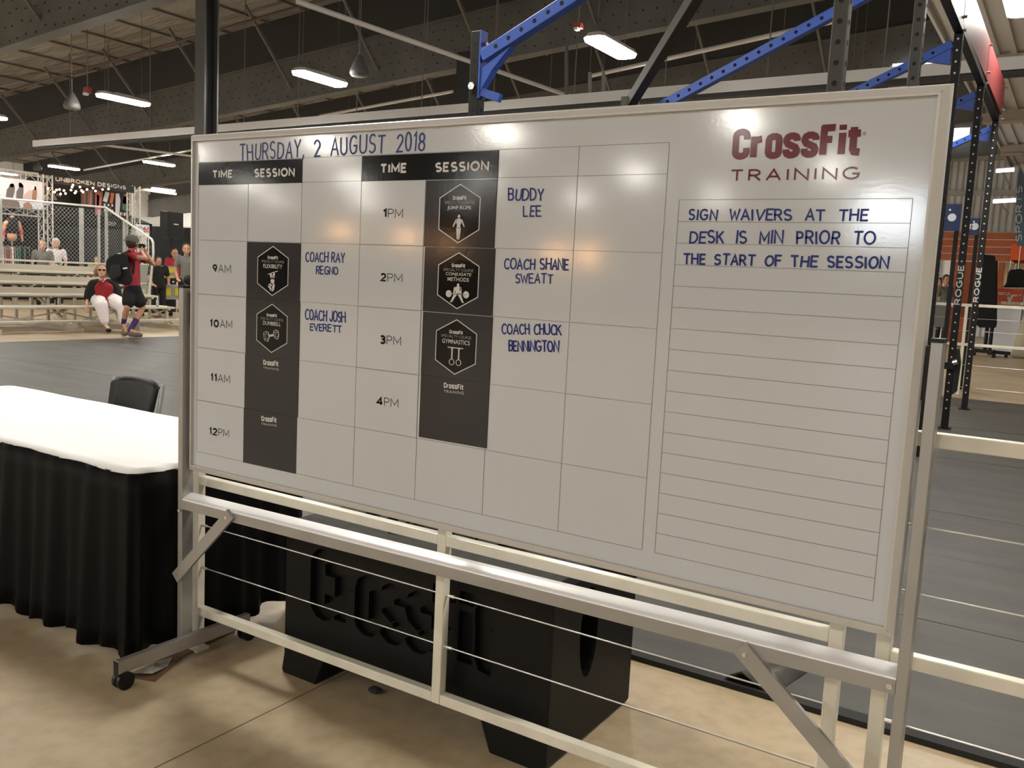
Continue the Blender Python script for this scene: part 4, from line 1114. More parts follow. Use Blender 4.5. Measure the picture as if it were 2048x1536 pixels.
# tall bag on wheeled base
yb = 26.4
def P(px, py): return at(px, py, 'y', yb)
t = thing('tall_covered_stand', 'tall black covered column on a wheeled base behind the distant barrier', 'covered stand', (P(1975, 700).x, yb, 0))
m = MB(); prof = [(1959, 516), (1963, 508), (1988, 511), (1989, 520), (1994, 521), (1993, 560), (1992, 648), (1990, 656), (1958, 655), (1951, 648), (1953, 590)]
m.prism(prof, lambda u, v: tuple(P(u, v)), lambda u, v: tuple(P(u, v) + Vector((0, .35, 0)))); m.build('black_cover', BLKC, t, bevel=.02)
for px in (1974, 1984): q = P(px, 650); MB().tube([(q.x, yb + .15, .12), (q.x, yb + .15, q.z + .2)], .05, 8).build('pole', BLKPL, t)
q0 = P(1945, 706); q1 = P(2020, 712)
MB().bar((q0.x, yb + .1, .14), (q1.x, yb + .15, .12), .12, .1).build('base_bar', BLKPL, t)
MB().bar(((q0.x + q1.x) / 2, yb - .5, .12), ((q0.x + q1.x) / 2, yb + .7, .12), .12, .1).build('base_bar', BLKPL, t)
for px, dy in ((1948, 0), (1990, -.4), (2012, 0)):
    q = P(px, 712); MB().tube([(q.x - .04, yb + dy, .07), (q.x + .04, yb + dy, .07)], .07, 10).build('wheel', BLKRUB, t)
# white table / counter block with red box
yb = 27.6
t = thing('white_counter', 'white counter with wood top behind the tall black cover', 'counter', tuple(P(2015, 700)))
A = P(1991, 612); B_ = P(2034, 700)
MB().box((A.x, yb, 0), (B_.x, yb + .8, A.z)).build('counter_body', PAPERW, t)
MB().box((A.x - .1, yb - .05, A.z), (B_.x + 1.0, yb + .9, A.z + .06)).build('counter_top', mat('wood_counter_top', (0.35, 0.25, 0.15), rough=.5), t)
A = P(1995, 576); B_ = P(2044, 606)
bx = thing('red_display_box', 'red cardboard display box with white print on the white counter', 'box', tuple(P(2020, 606)))
MB().box((A.x, yb, B_.z + .02), (B_.x, yb + .4, A.z)).build('carton', mat('red_carton', (0.50, 0.075, 0.03), rough=.6), bx)
m = MB()
for (u0, v0, u1, v1) in ((.06, .62, .36, .68), (.42, .62, .52, .68), (.06, .50, .28, .56), (.34, .50, .50, .56), (.66, .52, .8, .56), (.84, .52, .94, .56), (.66, .44, .78, .48)):
    w_, h_ = B_.x - A.x, A.z - B_.z - .02
    m.box((A.x + w_ * u0, yb - .003, B_.z + .02 + h_ * v0), (A.x + w_ * u1, yb - .001, B_.z + .02 + h_ * v1))
m.build('white_print', PRINTW, bx)
m = MB(); w_, h_ = B_.x - A.x, A.z - B_.z - .02
for (cu, cv, ru, rv) in ((.52, .12, .07, .12), (.46, .28, .05, .1), (.58, .36, .05, .16), (.62, .5, .04, .08)):
    m.add([(A.x + w_ * (cu + ru * math.cos(2 * PI * k / 12)), yb - .003, B_.z + .02 + h_ * (cv + rv * math.sin(2 * PI * k / 12))) for k in range(12)], [tuple(range(12))])
m.build('flower_print', PRINTW, bx)
m = MB(); A = P(2001, 575); pr = [(2002, 574), (2010, 566), (2013, 545), (2018, 538), (2040, 536), (2052, 542), (2052, 574)]
m.prism(pr, lambda u, v: tuple(P(u, v) + Vector((0, .45, 0))), lambda u, v: tuple(P(u, v) + Vector((0, .8, 0))))
tag(m.build('black_duffel_bag', BLKC, bevel=.04), 'black duffel bag standing behind the red display box', 'bag')
yb = 27.2
q = P(2045, 700)
t = thing('linen_drape_table', 'pale cloth draped stand at the right picture edge', 'draped stand', (q.x, yb, 0))
m = MB(); vs = []; 
for lz, sc_ in ((0, 1.0), (.6, .8), (1.15, .55)):
    for k in range(16):
        r = .42 * sc_ * (1 + .1 * math.sin(k * 2.4)); vs.append((q.x + .15 + r * math.cos(2 * PI * k / 16), yb + r * math.sin(2 * PI * k / 16), lz + .02))
fs = [(l * 16 + k, l * 16 + (k + 1) % 16, (l + 1) * 16 + (k + 1) % 16, (l + 1) * 16 + k) for l in range(2) for k in range(16)] + [tuple(range(32, 48)), tuple(reversed(range(16)))]
m.add(vs, fs).build('linen_cloth', mat('linen_cloth_beige', (0.50, 0.42, 0.30), rough=.9), t, smooth=True)
# orange canopy
yb = 28.7
A = P(2020, 520); ap = P(2085, 462); B_ = P(2150, 520)
ct = thing('canopy_tent', 'orange pop-up canopy tent at the right picture edge', 'tent', (ap.x, yb + 1.2, 0))
x0, x1, y0, y1 = A.x, A.x + 2.4, yb, yb + 2.4; ez = P(2022, 488).z; lz = A.z
cxx, cyy = (x0 + x1) / 2, (y0 + y1) / 2
m = MB(); m.add([(x0, y0, ez), (x1, y0, ez), (x1, y1, ez), (x0, y1, ez), (cxx, cyy, ez + .8), (x0, y0, lz), (x1, y0, lz), (x1, y1, lz), (x0, y1, lz)],
                [(0, 1, 4), (1, 2, 4), (2, 3, 4), (3, 0, 4), (5, 6, 1, 0), (6, 7, 2, 1), (7, 8, 3, 2), (8, 5, 0, 3)])
cn = m.build('canopy', ORNG2, ct)
for x in (x0 + .03, x1 - .03):
    for y in (y0 + .03, y1 - .03): MB().tube([(x, y, 0), (x, y, ez)], .02, 6).build('tent_leg', GALV, ct)
# feather flags 
yb = 28.6
ft = thing('feather_flag', 'blue-grey feather flag with white letters at the right edge', 'flag', tuple(P(2040, 500)))
pr = [(2034, 492), (2031, 450), (2032, 400), (2036, 350), (2041, 334), (2047, 345), (2052, 380), (2053, 440), (2050, 492)]
m = MB(); m.prism(pr, lambda u, v: tuple(P(u, v)), lambda u, v: tuple(P(u, v) + Vector((0, .02, 0)))); m.build('flag_cloth', FLAG, ft)
q = P(2042, 492); MB().tube([(q.x, yb, 0), (q.x, yb, q.z)], .02, 6).build('flag_pole', GALV, ft)
MB().tube([(q.x, yb, 0), (q.x, yb, .05)], .08, 12).build('flag_base', BLKPL, ft)
a, b, c = P(2031, 483), P(2035, 372), P(2044, 483)
write('flag_lettering', 'SPORTS', None, None, None, .16, PRINTW, ft, mapper=plane_map(c, P(2045, 372) - c, (a - c), off=(0, -.02, 0)), gap=.24)

# ================================================================ BLEACHERS
BY0, BY1 = 4.6, 11.15
bl_t = thing('aluminium_bleachers', 'five row aluminium bleachers left beyond the mat', 'bleachers', (-16.2, 8, 0))
BA = mat('bleacher_aluminium', (0.60, 0.56, 0.47), rough=.45, metal=.25)
BR = mat('bleacher_riser', (0.46, 0.42, 0.34), rough=.5, metal=.2)
for k in range(5):
    x = -15.0 - .62 * k; z = .49 + .232 * k
    MB().box((x - .26, BY0, z - .045), (x, BY1, z)).build('seat_plank', BA, bl_t, bevel=.006)
    if k > 0:
        MB().box((x + .30, BY0, z - .32), (x + .33, BY1 - .15, z - .10)).build('riser_board', BR, bl_t) if k > 1 else None
        MB().box((x + .05, BY0, z - .26), (x + .36, BY1 - .02, z - .22)).build('foot_plank', BA, bl_t, bevel=.004)
MB().box((-14.72, BY0, .20), (-14.45, BY1 - .05, .24)).build('foot_plank', BA, bl_t, bevel=.004)
for y in (5.0, 6.9, 8.55, 9.9, 11.0):
    fr = MB()
    fr.bar((-14.5, y, .045), (-17.8, y, .045), .06, .09)
    for k in range(5):
        x = -15.13 - .62 * k; fr.bar((x, y, .09), (x, y, .445 + .232 * k), .05, .05)
        fr.bar((x - .12, y, .43 + .232 * k), (x + .12, y, .43 + .232 * k), .05, .04)
    fr.bar((-14.6, y, .09), (-14.6, y, .2), .05, .05)
    fr.bar((-14.9, y, .12), (-17.5, y, 1.2), .04, .05)
    fr.build('support_frame', BA, bl_t)
for a, b in ((5.0, 6.9), (6.9, 8.55), (8.55, 9.9), (9.9, 11.0)):
    MB().bar((-15.2, a, .1), (-15.2, b, .40), .03, .03).build('cross_brace', BA, bl_t)
    MB().bar((-15.3, a, .38), (-15.3, b, .08), .03, .03).build('cross_brace', BA, bl_t)
# guard rail with chain link
gr = thing('chain_link_guard', 'galvanised chain link guard rail along the top and end of the bleachers', 'guard rail', (-17.6, 8, 0))
RX = -17.62
RTm = mat('bright_guard_tube', (0.85, 0.83, 0.78), rough=.3, metal=.5)
zt = at(120, 410, 'x', RX).z
pE = at(205, 414, 'x', RX); yE = 11.1
MB().tube([(RX, BY0, zt - .03), (RX, yE, pE.z)], .024, 8).build('top_rail', RTm, gr)
s1 = at(303, 478, 'y', yE); s0 = Vector((RX, yE, pE.z))
MB().tube([s0, s1, s1 + Vector((.06, 0, -.08)), s1 + Vector((.07, 0, -.35)), (s1.x - .12, yE, .5)], .028, 8).build('sloping_rail', RTm, gr)
for px, w in ((-6, .06), (163, .10), (198, .05)):
    y = at(px if px > 0 else 2, 480, 'x', RX).y
    MB().box((RX - .02, y - w / 2, .9), (RX + .02, y + w / 2, zt - .02)).build('guard_post', GALV, gr)
for t_ in (.02, .42):
    p = s0.lerp(s1, t_); MB().box((p.x - .04, yE - .02, 1.0 if t_ < .1 else .7), (p.x + .04, yE + .02, p.z - .02)).build('guard_post', GALV, gr)
CLM = mat('chain_link_wire', (0.30, 0.30, 0.29), rough=.45, metal=.4)
m = MB()
st = .098; z0, z1 = 1.44, zt - .03; yy0, yy1 = BY0, yE
def clip(a0, b0, a1, b1, inside): return
n = int((yy1 - yy0 + (z1 - z0)) / st)
hgt = z1 - z0
for i in range(n):
    y = yy0 + i * st
    for sgn in (1, -1):
        ya, za_, yb_, zb_ = (y, z0, y - hgt, z1) if sgn > 0 else (y - hgt, z0, y, z1)
        # clip to y-range
        d = (zb_ - za_) / (yb_ - ya)
        A_, Bb = [ya, za_], [yb_, zb_]
        for Q_ in (A_, Bb):
            if Q_[0] < yy0: Q_[1] += d * (yy0 - Q_[0]); Q_[0] = yy0
            if Q_[0] > yy1: Q_[1] += d * (yy1 - Q_[0]); Q_[0] = yy1
        if abs(A_[0] - Bb[0]) < .01 or (A_[0] <= yy0 and Bb[0] <= yy0) or (A_[0] >= yy1 and Bb[0] >= yy1): continue
        m.bar((RX, A_[0], A_[1]), (RX, Bb[0], Bb[1]), .0045, .0045, up=(1, 0, 0))
stuff(m.build('chain_link_mesh', CLM, gr))
m = MB()
# end panel (parallelogram under sloping rail)
def zr(x): return s0.z + (s1.z - s0.z) * (x - s0.x) / (s1.x - s0.x) - .03
def zl(x): return zr(x) - 1.15
x = RX - 3
while x < s1.x + 3:
    for sgn in (1, -1):
        seg = []
        X_ = x
        # sample along the line, keep the inside stretch
        pts = []
        for k in range(41):
            zz = .3 + 2.5 * k / 40; xx = x + sgn * (zz - 1.5)
            if RX < xx < s1.x and zl(xx) < zz < zr(xx): pts.append((xx, zz))
        if len(pts) > 1: m.bar((pts[0][0], yE, pts[0][1]), (pts[-1][0], yE, pts[-1][1]), .0045, .0045, up=(0, 1, 0))
    x += st
stuff(m.build('chain_link_mesh', CLM, gr))

# ================================================================ PEOPLE
def skin_chain(name, verts, edges, radii, m, parent, sub=2, root=0, vox=.013):
    """one continuous skin grown round a skeleton: tapered limbs fused by a voxel remesh"""
    g = MB(); V = [Vector(v) for v in verts]; r_ = [sum(r) / 2 if isinstance(r, tuple) else r for r in radii]
    for v, r in zip(V, r_): g.ball(v, r, seg=12, rings=8)
    for i, j in edges:
        if (V[i] - V[j]).length > 1e-4: g.tube([V[i], V[j]], [r_[i], r_[j]], 12)
    me = bpy.data.meshes.new(name); me.from_pydata(g.v, [], g.f); me.update()
    o = bpy.data.objects.new(name, me); COL.objects.link(o)
    md = o.modifiers.new('remesh', 'REMESH'); md.mode = 'VOXEL'; md.voxel_size = vox
    sm_ = o.modifiers.new('smooth', 'SMOOTH'); sm_.factor = .5; sm_.iterations = 3
    bpy.context.view_layer.update()
    nm = bpy.data.meshes.new_from_object(o.evaluated_get(bpy.context.evaluated_depsgraph_get())); nm.name = name
    bpy.data.objects.remove(o)
    nm.materials.clear(); nm.materials.append(m)
    for p in nm.polygons: p.use_smooth = True
    o = bpy.data.objects.new(name, nm); COL.objects.link(o)
    if parent: attach(o, parent)
    return o
def chain(name, pts, radii, m, parent, sub=2):
    return skin_chain(name, pts, [(i, i + 1) for i in range(len(pts) - 1)], radii, m, parent, sub)
def fingers(wrist, hand, nrm, V, E, R, base):
    """append palm + five fingers to a body skeleton"""
    wrist = Vector(wrist); d = (Vector(hand) - wrist).normalized(); n = Vector(nrm).normalized(); s = d.cross(n).normalized()
    palm = len(V); V.append(wrist + d * .06); E.append((base, palm)); R.append(.030)
    for k, (o_, L) in enumerate(((-.033, .060), (-.011, .070), (.011, .066), (.032, .052))):
        a = len(V); V.append(wrist + d * .095 + s * o_); E.append((palm, a)); R.append(.0095)
        V.append(V[a] + d * L * .5 + n * .006); E.append((a, a + 1)); R.append(.0085)
        V.append(V[a] + d * L * .85 + n * .028); E.append((a + 1, a + 2)); R.append(.007)
    a = len(V); V.append(wrist + d * .045 - s * .045); E.append((palm, a)); R.append(.011)
    V.append(V[a] + d * .035 - s * .012 + n * .012); E.append((a, a + 1)); R.append(.009)
def frame(fwd):
    f_ = Vector(fwd).normalized(); u = Vector((0, 0, 1)); s = f_.cross(u).normalized(); u = s.cross(f_)
    return Matrix((s, f_, u)).transposed()
def person(label, J, skin, parts_fn, head_r=.105, fwd=(1, -.5, 0), group=None):
    """J: dict of joints"""
    t = thing('person', label, 'person', tuple(J['base']))
    V = []; E = []; R = []
    def a(p, r, par=None):
        V.append(Vector(p)); R.append(r)
        if par is not None: E.append((par, len(V) - 1))
        return len(V) - 1
    pel = a(J['pelvis'], J.get('rp', .13)); ch = a(J['chest'], J.get('rc', .14), pel); nb = a(J['neck'], .055, ch); a(J['head'] - Vector((0, 0, .05)), .05, nb)
    for s in 'LR':
        sh = a(J['sh' + s], .058, ch); el = a(J['el' + s], .042, sh); wr = a(J['wr' + s], .027, el)
        fingers(J['wr' + s], J['ha' + s], J['hn' + s], V, E, R, wr)
        hp = a(J['hp' + s], J.get('rh', .095), pel); kn = a(J['kn' + s], .055, hp); an = a(J['an' + s], .038, kn); a(J['to' + s], .032, an)
    body = skin_chain('body', V, E, R, skin, t, 1, vox=.010)
    Fm = frame(fwd); hr = head_r; h = J['head']
    hd = MB(); hd.ball(h, (hr * .78, hr * .95, hr * 1.22), R=Fm, seg=16, rings=12)
    hd.ball(h + Fm @ Vector((0, hr * .55, -hr * .62)), (hr * .5, hr * .42, hr * .5), R=Fm)
    nose = h + Fm @ Vector((0, hr * .98, -hr * .15)); hd.ball(nose, (hr * .13, hr * .2, hr * .22), R=Fm, seg=8, rings=6)
    for s in (-1, 1): hd.ball(h + Fm @ Vector((s * hr * .80, -.01, -hr * .1)), (hr * .1, hr * .2, hr * .28), R=Fm, seg=8, rings=6)
    hd.build('head', skin, t, smooth=True)
    e_ = MB()
    for s in (-1, 1): e_.ball(h + Fm @ Vector((s * hr * .33, hr * .87, hr * .08)), (hr * .13, hr * .06, hr * .09), R=Fm, seg=8, rings=6)
    e_.build('eyes', HAIRD, t, smooth=True)
    m_ = MB(); m_.ball(h + Fm @ Vector((0, hr * .93, -hr * .55)), (hr * .28, hr * .06, hr * .06), R=Fm, seg=8, rings=6)
    m_.build('mouth', mat('lip_colour', (0.35, 0.10, 0.08), rough=.5), t, smooth=True)
    parts_fn(t, Fm, h, hr)
    return t
def hair_cap(t, Fm, h, hr, m_, long_=False, back=True):
    hm = MB(); hm.ball(h + Fm @ Vector((0, -hr * .16, hr * .22)), (hr * .90, hr * 1.0, hr * 1.12), R=Fm, seg=14, rings=10)
    # cut the face side away by pushing front vertices back
    V = []
    for v in hm.v:
        q = Fm.transposed() @ (Vector(v) - h)
        if q.y > hr * .45 and q.z < hr * .62: q.y = hr * .40
        V.append(tuple(h + Fm @ q))
    hm.v = V
    if long_:
        for s in (-1, 1):
            hm.tube([h + Fm @ Vector((s * hr * .72, hr * .05, hr * .5)), h + Fm @ Vector((s * hr * .98, -hr * .0, -hr * .3)), h + Fm @ Vector((s * hr * .95, -hr * .02, -hr * 1.15))], [hr * .3, hr * .42, hr * .22], 8)
        hm.ball(h + Fm @ Vector((0, -hr * .55, -hr * .4)), (hr * .8, hr * .4, hr * .9), R=Fm)
    hm.build('hair', m_, t, smooth=True)
# -- seated woman
dW = 18.75
def Wp(px, py, d=dW): return atd(px, py, d)
J = dict(base=atd(208, 600, 18.9), pelvis=Wp(209, 600, 19.0), chest=Wp(207, 577, 19.0), neck=Wp(205, 556, 18.95), head=Wp(203.5, 541, 18.85),
         shL=Wp(187, 567, 18.95), elL=Wp(175, 595, 18.9), wrL=Wp(174, 611, 18.75), haL=Wp(176, 622, 18.7), hnL=(0, 0, -1),
         shR=Wp(227, 567, 19.05), elR=Wp(236, 592, 19.0), wrR=Wp(245, 606, 18.8), haR=Wp(250, 614, 18.75), hnR=(0, 0, -1),
         hpL=Wp(198, 601, 18.95), knL=Wp(203, 613, 18.5), anL=Wp(211, 650, 18.45), toL=Wp(219, 661, 18.3),
         hpR=Wp(222, 601, 18.95), knR=Wp(246, 614, 18.55), anR=Wp(247, 650, 18.55), toR=Wp(252, 662, 18.4), rp=.2, rc=.17, rh=.13)
def dress_w(t, Fm, h, hr):
    hair_cap(t, Fm, h, hr, HAIR, True)
    g_ = MB()
    for s in (-1, 1): g_.ball(h + Fm @ Vector((s * hr * .34, hr * .93, hr * .10)), (hr * .29, hr * .10, hr * .20), R=Fm, seg=10, rings=8)
    g_.bar(h + Fm @ Vector((-hr * .8, hr * .5, hr * .14)), h + Fm @ Vector((hr * .8, hr * .5, hr * .14)), .01, .012)
    g_.build('sunglasses', LENS, t, smooth=True)
    skin_chain('red_top', [Wp(208, 600, 18.86), Wp(208, 590, 18.84), Wp(201, 577, 18.84), Wp(215, 577, 18.84), Wp(206, 569, 18.90), Wp(211, 604, 18.68)], [(0, 1), (1, 2), (1, 3), (2, 4), (3, 4), (0, 5)], [.17, .175, .12, .12, .11, .07], REDW, t)
    V = [Wp(195, 566, 18.96), Wp(187, 569, 18.95), Wp(180, 583, 18.93), Wp(176, 596, 18.9), Wp(217, 565, 19.02), Wp(227, 569, 19.04), Wp(233, 581, 19.03), Wp(237, 594, 19.0), Wp(191, 592, 18.93), Wp(226, 592, 18.98), Wp(208, 575, 19.08)]
    skin_chain('black_cardigan', V, [(0, 1), (1, 2), (2, 3), (4, 5), (5, 6), (6, 7), (0, 8), (4, 9), (0, 10), (4, 10)], [.09, .11, .105, .09, .085, .105, .10, .085, .12, .11, .18], BLKC, t)
    for s in 'LR':
        k = J['kn' + s]; a_ = J['an' + s]
        chain('white_trouser_leg', [J['hp' + s], J['hp' + s].lerp(k, .5) + Vector((0, 0, .02)), k, k.lerp(a_, .45), k.lerp(a_, .78)], [.17, .158, .128, .108, .085], WHT, t)
        sm = MB(); c_ = J['to' + s]; sm.ball(c_ + Vector((-.03, 0, -.0)), (.12, .055, .045), R=frame((.8, -.5, 0)) @ Matrix.Rotation(PI / 2, 3, 'Z'), seg=12, rings=8); sm.build('black_shoe', BLKC, t, smooth=True)
    MB().tube([Wp(202, 559, 18.80), Wp(206, 564, 18.72), Wp(210, 558, 18.80)], .006, 6).build('necklace', PAPERW, t)
person('seated blonde person in red top, black cardigan and white trousers on the bleachers', J, SKIN2, dress_w, .118, fwd=CAM - np.array(J['head']))
# -- standing man
dM = 17.75
def Mp(px, py, d=dM): return atd(px, py, d)
J2 = dict(base=Mp(265, 675, 17.7), pelvis=Mp(262, 580), chest=Mp(262, 530), neck=Mp(262, 500), head=Mp(265, 485, 17.75),
          shL=Mp(253, 512, 17.6), elL=Mp(292, 517, 17.35), wrL=Mp(284, 503, 17.6), haL=Mp(281, 495, 17.7), hnL=(0, 1, 0),
          shR=Mp(279, 513, 17.85), elR=Mp(307, 528, 17.7), wrR=Mp(293, 507, 17.75), haR=Mp(286, 494, 17.8), hnR=(0, 1, 0),
          hpL=Mp(255, 588, 17.7), knL=Mp(254, 615, 17.6), anL=Mp(247, 646, 17.8), toL=Mp(253, 667, 17.75),
          hpR=Mp(270, 588, 17.8), knR=Mp(286, 615, 17.85), anR=Mp(261, 660, 17.75), toR=Mp(279, 671, 17.6), rp=.13, rc=.145)
for k_ in ('toL', 'toR'): J2[k_].z = max(J2[k_].z, .062)
for k_ in ('anL', 'anR'): J2[k_].z = max(J2[k_].z, .115)
def dress_m(t, Fm, h, hr):
    V = [Mp(262, 525), Mp(262, 505), Mp(253, 512, 17.6), Mp(270, 514, 17.45), Mp(281, 513, 17.85), Mp(291, 520, 17.8), Mp(263, 552), Mp(264, 573)]
    skin_chain('red_shirt', V, [(0, 1), (0, 2), (2, 3), (0, 4), (4, 5), (0, 6), (6, 7)], [.165, .085, .095, .075, .095, .078, .165, .165], REDT, t)
    V = [Mp(265, 578), Mp(259, 590, 17.7), Mp(257, 604, 17.65), Mp(272, 590, 17.8), Mp(279, 603, 17.8)]
    skin_chain('black_shorts', V, [(0, 1), (1, 2), (0, 3), (3, 4)], [.17, .135, .125, .14, .13], BLKC, t)
    for s in 'LR':
        k, a_ = J2['kn' + s], J2['an' + s]
        chain('calf_muscle', [k.lerp(a_, .15), k.lerp(a_, .4), k.lerp(a_, .75)], [.055, .068, .046], SKIN, t)
    chain('purple_sock', [J2['knR'].lerp(J2['anR'], .5), J2['anR'], J2['anR'] + Vector((0, 0, -.03))], [.062, .052, .05], PURPLE, t)
    chain('purple_sock', [J2['knL'].lerp(J2['anL'], .7), J2['anL']], [.055, .05], PURPLE, t)
    for s in 'LR':
        a_, c_ = J2['an' + s], J2['to' + s]
        low_ = Vector((a_.x, a_.y, max(.06, c_.z)))
        chain('shoe', [low_, low_.lerp(c_, .6), c_ + (c_ - low_) * .15], [.058, .055, .040], SHOE, t)
    cp = MB(); cp.ball(h + Fm @ Vector((0, -hr * .08, hr * .42)), (hr * .98, hr * 1.15, hr * .92), R=Fm, seg=14, rings=10)
    cp.ball(h + Fm @ Vector((0, -hr * 1.1, hr * .25)), (hr * .7, hr * .55, hr * .1), R=Fm)
    cp.build('grey_cap', CAPM, t, smooth=True)
    hair_cap(t, Fm, h - Vector((0, 0, .02)), hr, HAIRD)
man_fwd = Vector((-.25, 1, 0))
person('standing person in red shirt and grey cap with raised arms, seen from behind', J2, SKIN, dress_m, .125, fwd=man_fwd)
# camera in hands and backpack
q = Mp(283, 492, 17.9)
cam_t = thing('compact_camera', 'small dark camera held up by the person in the grey cap', 'camera', tuple(q))
MB().box((q.x - .07, q.y - .03, q.z - .045), (q.x + .07, q.y + .03, q.z + .045)).build('camera_body', BLKPL, cam_t, bevel=.008)
MB().tube([(q.x, q.y + .03, q.z), (q.x, q.y + .08, q.z)], .03, 10).build('lens_barrel', BLKPL, cam_t)
bp = thing('backpack', 'large black backpack worn by the person in the grey cap', 'backpack', tuple(Mp(240, 570, 17.4)))
m = MB(); pr = [(228, 508), (252, 505), (257, 520), (262, 545), (266, 560), (258, 571), (238, 568), (222, 560), (213, 545), (211, 525), (216, 515)]
m.prism(pr, lambda u, v: tuple(Mp(u, v, 17.22)), lambda u, v: tuple(Mp(u, v, 17.5)))
m.build('main_compartment', BLKC, bp, bevel=.05, bseg=3, smooth=True)
m = MB(); pr = [(222, 530), (240, 528), (243, 552), (230, 560), (218, 552)]
m.prism(pr, lambda u, v: tuple(Mp(u, v, 17.12)), lambda u, v: tuple(Mp(u, v, 17.24))); m.build('front_pocket', BLKRUB, bp, bevel=.03, smooth=True)
MB().tube([Mp(250, 506, 17.4), Mp(258, 502, 17.5), Mp(266, 508, 17.5), Mp(268, 530, 17.45), Mp(266, 548, 17.4)], .022, 6).build('shoulder_strap', BLKRUB, bp)
MB().bar(Mp(246, 537, 17.10), Mp(254, 536, 17.10), .02, .03).build('white_tag', PAPERW, bp)
MB().bar(Mp(236, 507, 17.2), Mp(241, 507, 17.2), .02, .02).build('white_tag', PAPERW, bp)

# generic background people (partly hidden)
def bystander(label, px, ytop, yfoot_depth, skin, shirt, trouser, hair, fwd, hscale=1.0, lean=0):
    d = yfoot_depth; s = d / F_PX
    hd_ = atd(px, ytop + 12 / (s * 100) * 1.0, d)
    top = hd_.z + .13; H_ = top
    b = Vector((hd_.x, hd_.y, 0)); Fm = frame(fwd)
    L = lambda x_, y_, z_: b + Fm @ Vector((x_, y_, 0)) + Vector((0, 0, z_))
    k = H_ / 1.75
    Jn = dict(base=b, pelvis=L(0, 0, .95 * k), chest=L(0, 0, 1.28 * k), neck=L(0, 0, 1.5 * k), head=L(0, 0, 1.62 * k),
              shL=L(-.19, 0, 1.42 * k), elL=L(-.27, .02, 1.14 * k), wrL=L(-.2, .18, .98 * k), haL=L(-.17, .28, .98 * k), hnL=(0, 0, -1),
              shR=L(.19, 0, 1.42 * k), elR=L(.27, .02, 1.14 * k), wrR=L(.22, .16, .95 * k), haR=L(.2, .26, .93 * k), hnR=(0, 0, -1),
              hpL=L(-.1, 0, .9 * k), knL=L(-.11, .03, .5 * k), anL=L(-.12, 0, .09), toL=L(-.12, .14, .04),
              hpR=L(.1, 0, .9 * k), knR=L(.11, .03, .5 * k), anR=L(.12, 0, .09), toR=L(.12, .14, .04))
    def dress(t, F2, h, hr):
        if hair: hair_cap(t, F2, h, hr, hair)
        skin_chain('shirt', [Jn['chest'], L(0, 0, 1.44 * k), Jn['shL'], L(-.24, .01, 1.24 * k), Jn['shR'], L(.24, .01, 1.24 * k), L(0, 0, 1.1 * k), L(0, 0, .93 * k)],
                   [(0, 1), (0, 2), (2, 3), (0, 4), (4, 5), (0, 6), (6, 7)], [.155, .08, .085, .065, .085, .065, .15, .155], shirt, t)
        skin_chain('trousers', [Jn['pelvis'], Jn['hpL'], Jn['knL'], L(-.12, 0, .15), Jn['hpR'], Jn['knR'], L(.12, 0, .15)], [(0, 1), (1, 2), (2, 3), (0, 4), (4, 5), (5, 6)], [.15, .11, .08, .06, .11, .08, .06], trouser, t)
        for s_ in 'LR': chain('shoe', [Jn['an' + s_] - Vector((0, 0, .03)), Jn['to' + s_]], [.05, .042], SHOE, t, 1)
    return person(label, Jn, skin, dress, .105 * k, fwd)
bystander('bearded person in grey shirt half hidden by the left stand upright', 373, 487, 23.0, SKIN, GREYC, BLKC, HAIRD, (.8, -.5, 0))
bystander('blurred person in a red shirt standing behind the yellow cases', 349, 497, 27.0, SKIN, REDT, WHT, HAIRD, (.8, -.3, 0))
bystander('blurred person in dark hooded top behind the bleacher end', 317, 514, 24.0, SKIN, BLKC, BLKC, HAIRD, (.9, -.2, 0))
bystander('person in grey shirt walking left by the orange kiosk', 1893, 550, 29.5, SKIN, GREYC, BLKC, HAIRD, (.6, -.8, 0))
bystander('person in white shirt beside the kiosk post, next to the board edge', 1879, 556, 31.0, SKIN, WHT, GREYC, HAIRD, (-.6, -.8, 0))
bystander('person in a sand coloured top standing behind the chain link near the guard post', 195, 514, 26, SKIN2, mat('sand_cloth', (0.42, 0.30, 0.18), rough=.9), BLKC, HAIR, (.8, -.4, 0))
bystander('person with white cap and top browsing behind the chain link', 112, 477, 26.6, SKIN2, WHT, BLKC, PAPERW, (.8, -.4, 0))
bystander('blonde person browsing the booth behind the chain link', 85, 480, 25.2, SKIN2, GREYC, BLKC, HAIR, (.8, -.4, 0))

# ================================================================ BOOTHS LEFT
BX = -24.0
def BP(px, py, x=BX): return at(px, py, 'x', x)
# booth back drapes
def drape(label, p0, p1, x, m_=BLKC, zlow=0.0):
    A, B_ = BP(*p0, x), BP(*p1, x); vs = []; fs = []; n = max(6, int(abs(B_.y - A.y) / .12))
    for i in range(n + 1):
        y = A.y + (B_.y - A.y) * i / n; o_ = .035 * math.sin(i * 1.7)
        zt_ = A.z + (B_.z - A.z) * i / n
        vs += [(x + o_, y, zt_), (x + o_ * 1.5, y, zlow)]
    for i in range(n): fs.append((2 * i, 2 * i + 2, 2 * i + 3, 2 * i + 1))
    o = MB().add(vs, fs).build('booth_drape', m_, smooth=True)
    md = o.modifiers.new('thick', 'SOLIDIFY'); md.thickness = .01
    return tag(o, label, 'drape')
drape('black pipe-and-drape wall behind the mannequin booth', (-60, 405), (262, 440), -28)
drape('black drape wall behind the loudspeaker on its stand', (298, 452), (420, 458), -28.3)
DKT = mat('black_banner_vinyl', (0.015, 0.013, 0.012), rough=.6)
